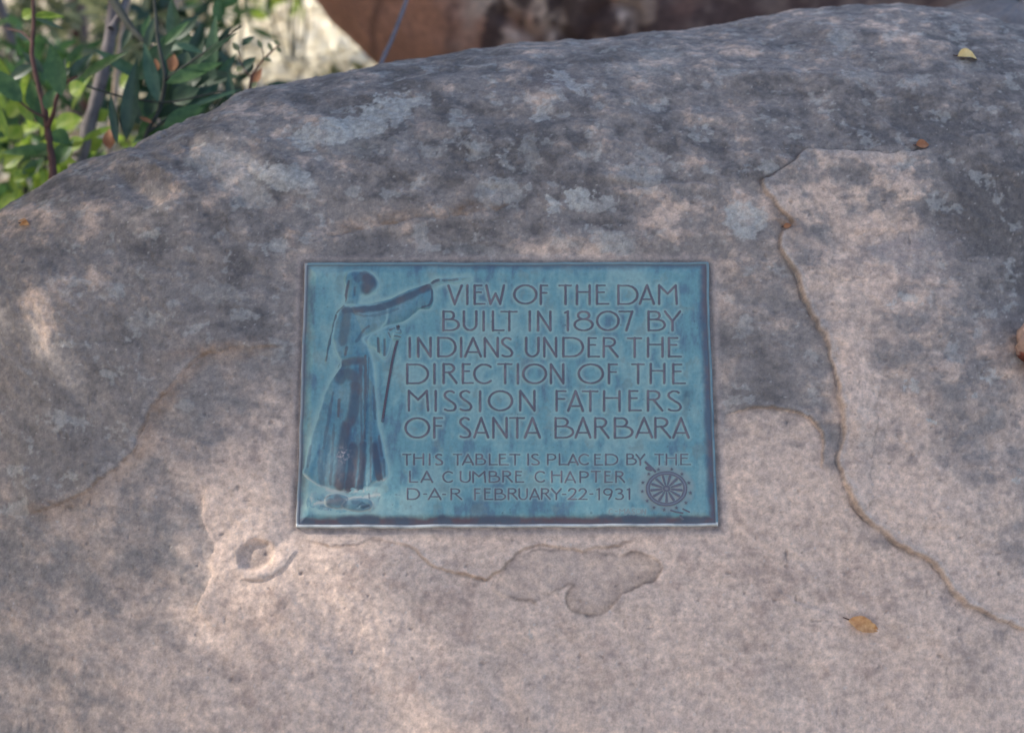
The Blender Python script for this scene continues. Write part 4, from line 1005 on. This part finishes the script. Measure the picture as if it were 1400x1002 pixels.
# the brown boulder behind
def blob(name, centre, rx, ry, rz_up, rz_dn, n_dn, mat, colf, nu=220, nv=130, amp=.05, seed=0, extra=None):
    th = np.linspace(0, 2 * math.pi, nu, endpoint=False); ph = np.linspace(-math.pi / 2, math.pi / 2, nv)
    TH, PHI = np.meshgrid(th, ph)
    s_ = np.sin(PHI)
    zz = np.where(s_ > 0, s_ * rz_up, s_ * rz_dn)
    rad = np.where(s_ > 0, np.cos(PHI), np.clip(1 - np.abs(s_) ** n_dn, 0, 1) ** (1 / n_dn))
    dx = np.cos(TH) * rad; dy = np.sin(TH) * rad
    nn = fbm(np.cos(TH) * 2.2 + 3 + s_ * 1.3, np.sin(TH) * 2.2 + s_ * 2.1, 5, seed, .5)
    k = 1 + amp * nn
    Vw = np.stack([centre[0] + dx * rx * k, centre[1] + dy * ry * k, centre[2] + zz * k], -1)
    if extra is not None: Vw = extra(Vw, dx, dy, s_)
    i = np.arange(nu * nv).reshape(nv, nu)
    j = np.roll(i, -1, 1)
    F = np.stack([i[:-1], j[:-1], j[1:], i[1:]], -1).reshape(-1, 4)
    Cc = colf(Vw, TH, s_)
    c0 = np.array(centre)
    o = mesh_from(name, Vw.reshape(-1, 3) - c0, F, mat, None, Cc.reshape(-1, 3)); o.location = [float(v) for v in c0]
    return o
bc = at(935, -45, 4.7)
def brown_col(Vw, TH, s_):
    px, py = project(Vw)
    n = fbm(Vw[..., 0] * 5, Vw[..., 2] * 5 + Vw[..., 1] * 3, 5, 301, .55); n2 = fbm(Vw[..., 0] * 12, Vw[..., 2] * 5, 4, 305, .6)
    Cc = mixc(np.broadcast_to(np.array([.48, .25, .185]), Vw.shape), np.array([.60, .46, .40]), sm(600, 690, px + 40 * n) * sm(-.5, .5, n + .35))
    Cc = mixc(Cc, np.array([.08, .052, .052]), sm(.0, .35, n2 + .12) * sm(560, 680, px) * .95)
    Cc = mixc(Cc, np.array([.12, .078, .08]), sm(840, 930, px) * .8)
    for pts, wd in [([(690, 20), (712, 40), (735, 55), (742, 90)], 5), ([(735, 55), (755, 35), (775, 52), (790, 70)], 5), ([(800, 60), (808, 25), (840, 5), (868, 15), (874, 50)], 6), ([(770, -10), (762, 30)], 5), ([(520, -10), (508, 40), (515, 90)], 5)]:
        d, _, _ = seg_dist(px + 6 * n2, py + 6 * n, np.array(pts, float)); Cc = mixc(Cc, np.array([.06, .035, .036]), sm(wd * 2.2, wd * .2, d) * .55 * (dyf(Vw) < 0))
    return Cc
def dyf(Vw): return Vw[..., 1] - bc[1]
def crease(Vw, dx, dy, s_):
    px, py = project(Vw)
    d = np.full(px.shape, 99.)
    for pts in ([(690, 20), (712, 40), (735, 55), (742, 90)], [(735, 55), (755, 35), (775, 52), (790, 70)], [(800, 60), (808, 25), (840, 5), (868, 15), (874, 50)], [(770, -10), (762, 30)]):
        d = np.minimum(d, seg_dist(px, py, np.array(pts, float))[0])
    Vw = Vw.copy(); Vw[..., 1] += np.where(dy < 0, .03 * np.exp(-(d / 10) ** 2), 0)
    Vw[..., 1] -= np.where(dy < 0, .03 * np.exp(-((px - 600) / 30) ** 2), 0)
    return Vw
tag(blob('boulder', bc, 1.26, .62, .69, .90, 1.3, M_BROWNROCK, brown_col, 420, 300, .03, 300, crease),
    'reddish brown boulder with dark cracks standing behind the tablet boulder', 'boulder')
gc_ = at(1385, 75, 3.05)
tag(blob('boulder', gc_, .22, .20, .115, .5, 1.8, M_ROCK, lambda Vw, TH, s_: mixc(np.broadcast_to(np.array([.17, .16, .165]), Vw.shape), np.array([.26, .24, .235]), sm(-.3, .6, fbm(Vw[..., 0] * 9, Vw[..., 2] * 9, 5, 311))), 160, 90, .09, 310),
    'small grey boulder peeking over the right shoulder of the tablet boulder', 'boulder')

# leaf litter on the ground behind: nobody could count it
def litter():
    rng = np.random.default_rng(5)
    parts = []
    for _ in range(2600):
        x = rng.uniform(-2.4, 1.6); y = rng.uniform(.9, 6.5)
        z = ground_z(np.array(x), np.array(y)) + rng.uniform(.003, .03)
        a = rng.uniform(0, 2 * math.pi); L_ = rng.uniform(.04, .085)
        dv_ = np.array([math.cos(a), math.sin(a), rng.normal(0, .25)])
        up = np.array([rng.normal(0, .35), rng.normal(0, .35), 1.])
        parts.append(leaf_mesh((x, y, z), np.array((x, y, z)) + dv_ * L_, L_ * rng.uniform(.35, .6), up, .35, .3, 4))
    for _ in range(4200):
        x = rng.uniform(-1.5, -.25); y = rng.uniform(2.2, 6.5)
        z = ground_z(np.array(x), np.array(y)) + rng.uniform(.003, .05)
        a = rng.uniform(0, 2 * math.pi); L_ = rng.uniform(.05, .10)
        up = np.array([rng.normal(0, .4), rng.normal(0, .4), 1.])
        parts.append(leaf_mesh((x, y, z), np.array((x, y, z)) + np.array([math.cos(a), math.sin(a), rng.normal(0, .3)]) * L_, L_ * rng.uniform(.45, .7), up, .35, .3, 4))
    V, F = join(parts)
    tag(mesh_from('leaf_litter', V, F, M_CREAM), 'pale dry leaves scattered over the ground behind the boulder', 'leaf litter', kind='stuff')
litter()

# ------------------------------------------------------------------ small things lying on the boulder
def fallen_leaf(px, py, ang, length, width, mat, label, curl=.35, cup=.35, halves=False):
    p, n = rock_point(px, py, .002)
    c, s_ = math.cos(R(ang)), math.sin(R(ang))
    right = np.array([1., 0, 0]); right -= n * (right @ n); right /= np.linalg.norm(right)
    upv = np.cross(n, right)
    d = right * c + upv * s_
    a = p - d * length / 2; b = p + d * length / 2
    rng = np.random.default_rng(int(px))
    V, F = leaf_mesh(a + n * .003, b + n * .004, width, n, curl, cup, 10)
    V = V + rng.normal(0, length * .008, V.shape)
    parts = [(V, F)]
    if halves:
        V2, F2 = leaf_mesh(a + upv * width * .35 + n * .005, b + upv * width * .1 + n * .006 - d * length * .25, width * .9, n + upv * .5, -curl, cup, 8)
        parts.append((V2, F2))
    e = empty('fallen_leaf', p, label, 'leaf', 'dead leaves lying on the boulder')
    V, F = join(parts); mesh_from('blade', V - p, F, mat, e)
    st = tube_mesh([a + n * .003, a - d * length * .10 + n * .002, a - d * length * .2 + n * .003], [.0011, .0009, .0008], 6, 0)
    mesh_from('stalk', st[0] - p, st[1], M_BARKR, e)
fallen_leaf(1183, 855, -20, .046, .021, M_TAN, 'curled golden brown dead leaf lying low on the boulder right of the tablet')
fallen_leaf(1323, 80, 3, .038, .026, M_YELLOW, 'crumpled pale yellow dead leaf near the upper right crest of the boulder', .45, .5)
fallen_leaf(1258, 203, 8, .022, .016, M_ORANGE, 'small orange dead leaf caught on the ledge at upper right')
fallen_leaf(35, 308, -35, .026, .013, M_TAN, 'small tan dead leaf on the left edge of the boulder', .3, .3, True)
fallen_leaf(1076, 311, 10, .012, .008, M_ORANGE, 'tiny orange leaf fragment wedged in the notch of the right ledge')

def stone():
    p, n = rock_point(1392, 478, .0)
    e = p + n * .022 + np.array([.031, 0, .004])
    def colf(Vw, TH, s_):
        nz = fbm(Vw[..., 0] * 60, Vw[..., 2] * 60, 4, 401)
        k = sm(.0, .06, (Vw[..., 2] - e[2]) / .05 + .1 - .5 * (Vw[..., 0] - e[0] + .02) / .05 + .12 * nz)  # pale top and left side: sunlight painted into its colour
        return mixc(mixc(np.broadcast_to(np.array([.21, .070, .050]), Vw.shape), np.array([.10, .032, .030]), sm(-.1, .6, nz)), np.array([.44, .31, .25]), k * .9)
    o = blob('stone', e, .048, .04, .045, .045, 2.0, M_BROWNROCK, colf, 64, 40, .10, 402)
    tag(o, 'rounded reddish brown stone with its sunlit top painted pale at the right edge of the boulder', 'stone')
stone()

# ------------------------------------------------------------------ unseen tree added left of view to shade the boulder, gaps cut for sun
def shade_tree():
    rng = np.random.default_rng(21)
    a = np.cross(SUN, [0, 0, 1.]); a /= np.linalg.norm(a); b = np.cross(a, SUN)
    def ab(P): return np.stack([P @ a, P @ b], -1)
    holes = []
    def hole(px, py, r, P=None, s_=1.0):
        Pt = rock_point(px, py)[0] if P is None else P
        holes.append((*ab(Pt), r + (.018 if P is None else .045), s_))
    def onground(px, py):
        d = 2.8
        while d < 14:
            q = at(px, py, d)
            if q[2] < ground_z(q[0], q[1]): break
            d += .02
        return at(px, py, d)
    for px, py, r in [(0, 425, .018), (40, 458, .006), (92, 500, .010), (110, 470, .007), (240, 243, .009), (212, 222, .009), (290, 206, .012), (345, 225, .009), (285, 700, .010), (292, 740, .016), (325, 800, .014), (300, 840, .010), (275, 860, .008), (400, 770, .010)]:
        hole(px, py, r)
    for px, py, r, k in [(330, 255, .02, .4), (400, 245, .02, .4), (185, 310, .02, .5), (390, 850, .09, .4), (450, 800, .07, .35), (430, 930, .09, .4), (520, 900, .09, .3), (70, 430, .06, .4), (260, 240, .06, .35), (360, 700, .04, .4), (600, 724, .03, .8), (720, 724, .03, .8), (850, 722, .03, .8), (280, 160, .02, .6)]: hole(px, py, r, None, k)
    for px, py, r in [(430, 90, .55), (390, 50, .45), (360, 120, .4), (490, 105, .4), (450, 50, .5), (480, 80, .4), (420, 20, .4), (65, 45, .12), (130, 30, .15), (300, 110, .1), (345, 110, .2), (30, 250, .1)]:
        hole(0, 0, r, onground(px, py))
    for px, py, d, r in [(590, 30, 4.12, 0.045), (612, 64, 4.12, 0.052500000000000005), (572, 10, 4.12, 0.037500000000000006), (720, 60, 4.12, 0.045), (790, 45, 4.12, 0.03), (60, 30, 2.75, .06), (110, 120, 2.8, .08), (45, 270, 2.85, .09), (95, 180, 2.85, .10), (25, 130, 2.75, .06), (140, 110, 2.9, .12), (110, 215, 2.9, .08), (150, 20, 2.9, .08), (158, 100, 3.3, .14), (150, 190, 2.7, .03), (235, 85, 2.74, .03), (270, 95, 2.66, .03), (1378, 3, 6, .3), (340, 90, 2.75, .07), (90, 235, 3.5, .16), (40, 175, 3.7, .2), (185, 130, 4, .16), (330, 20, 4.9, .15)]:
        hole(0, 0, r, at(px, py, d))
    H = np.array(holes)
    n = 85000
    q = rng.uniform(-1, 1, (n, 2)); dist = rng.uniform(4.2, 6.4, n)
    A = ab(np.array([.1, 1.2, 1.0]))
    qa = A[0] + q[:, 0] * 3.6; qb = A[1] + q[:, 1] * 2.3
    keep = np.ones(n, bool)
    for ha, hb, r, s_ in H:
        inn = (qa - ha) ** 2 + (qb - hb) ** 2 < r ** 2
        keep &= ~(inn & (rng.uniform(size=n) < s_))
    # leaves that remain around the cut sun gaps
    qa, qb, dist = qa[keep], qb[keep], dist[keep]
    P = qa[:, None] * a + qb[:, None] * b + dist[:, None] * SUN
    m = len(P)
    ax = rng.normal(0, 1, (m, 3)); ax /= np.linalg.norm(ax, axis=1, keepdims=True)
    sd = np.cross(ax, rng.normal(0, 1, (m, 3))); sd /= np.linalg.norm(sd, axis=1, keepdims=True)
    L_ = rng.uniform(.05, .085, m)[:, None]
    Vq = np.stack([P - ax * L_, P + sd * L_ * .45 - ax * L_ * .1, P + ax * L_, P - sd * L_ * .45 - ax * L_ * .1], 1).reshape(-1, 3)
    F = np.arange(m * 4).reshape(m, 4)
    c = P.mean(0)
    base = np.array([c[0] - .3, c[1], 0.]); base[2] = ground_z(base[0], base[1])
    e = empty('unseen_shade_tree', base, 'unseen tree added left of the boulder to shade it with crown gaps cut for sun patches', 'tree')
    mesh_from('crown', Vq - base, F, M_CROWN, e, None, False)
    trunk = [np.array([0, 0, -.2]), np.array([-.08, .05, 1.2]), np.array([.05, 0, 2.4]), (c - base) * .8]
    ms = [tube_mesh(catmull(trunk, 5), np.linspace(.2, .08, 16), 12, .06, 3)]
    for k in range(9):
        tip = P[rng.integers(m)] - base
        ms.append(tube_mesh(catmull([trunk[2] * .9 + trunk[3] * .1 * k / 9, (trunk[2] + tip) / 2 + rng.normal(0, .15, 3), tip], 5), np.linspace(.035, .01, 11), 8, .06, k))
    V, Fm = join(ms); mesh_from('trunk', V, Fm, M_BARKG, e)
shade_tree()
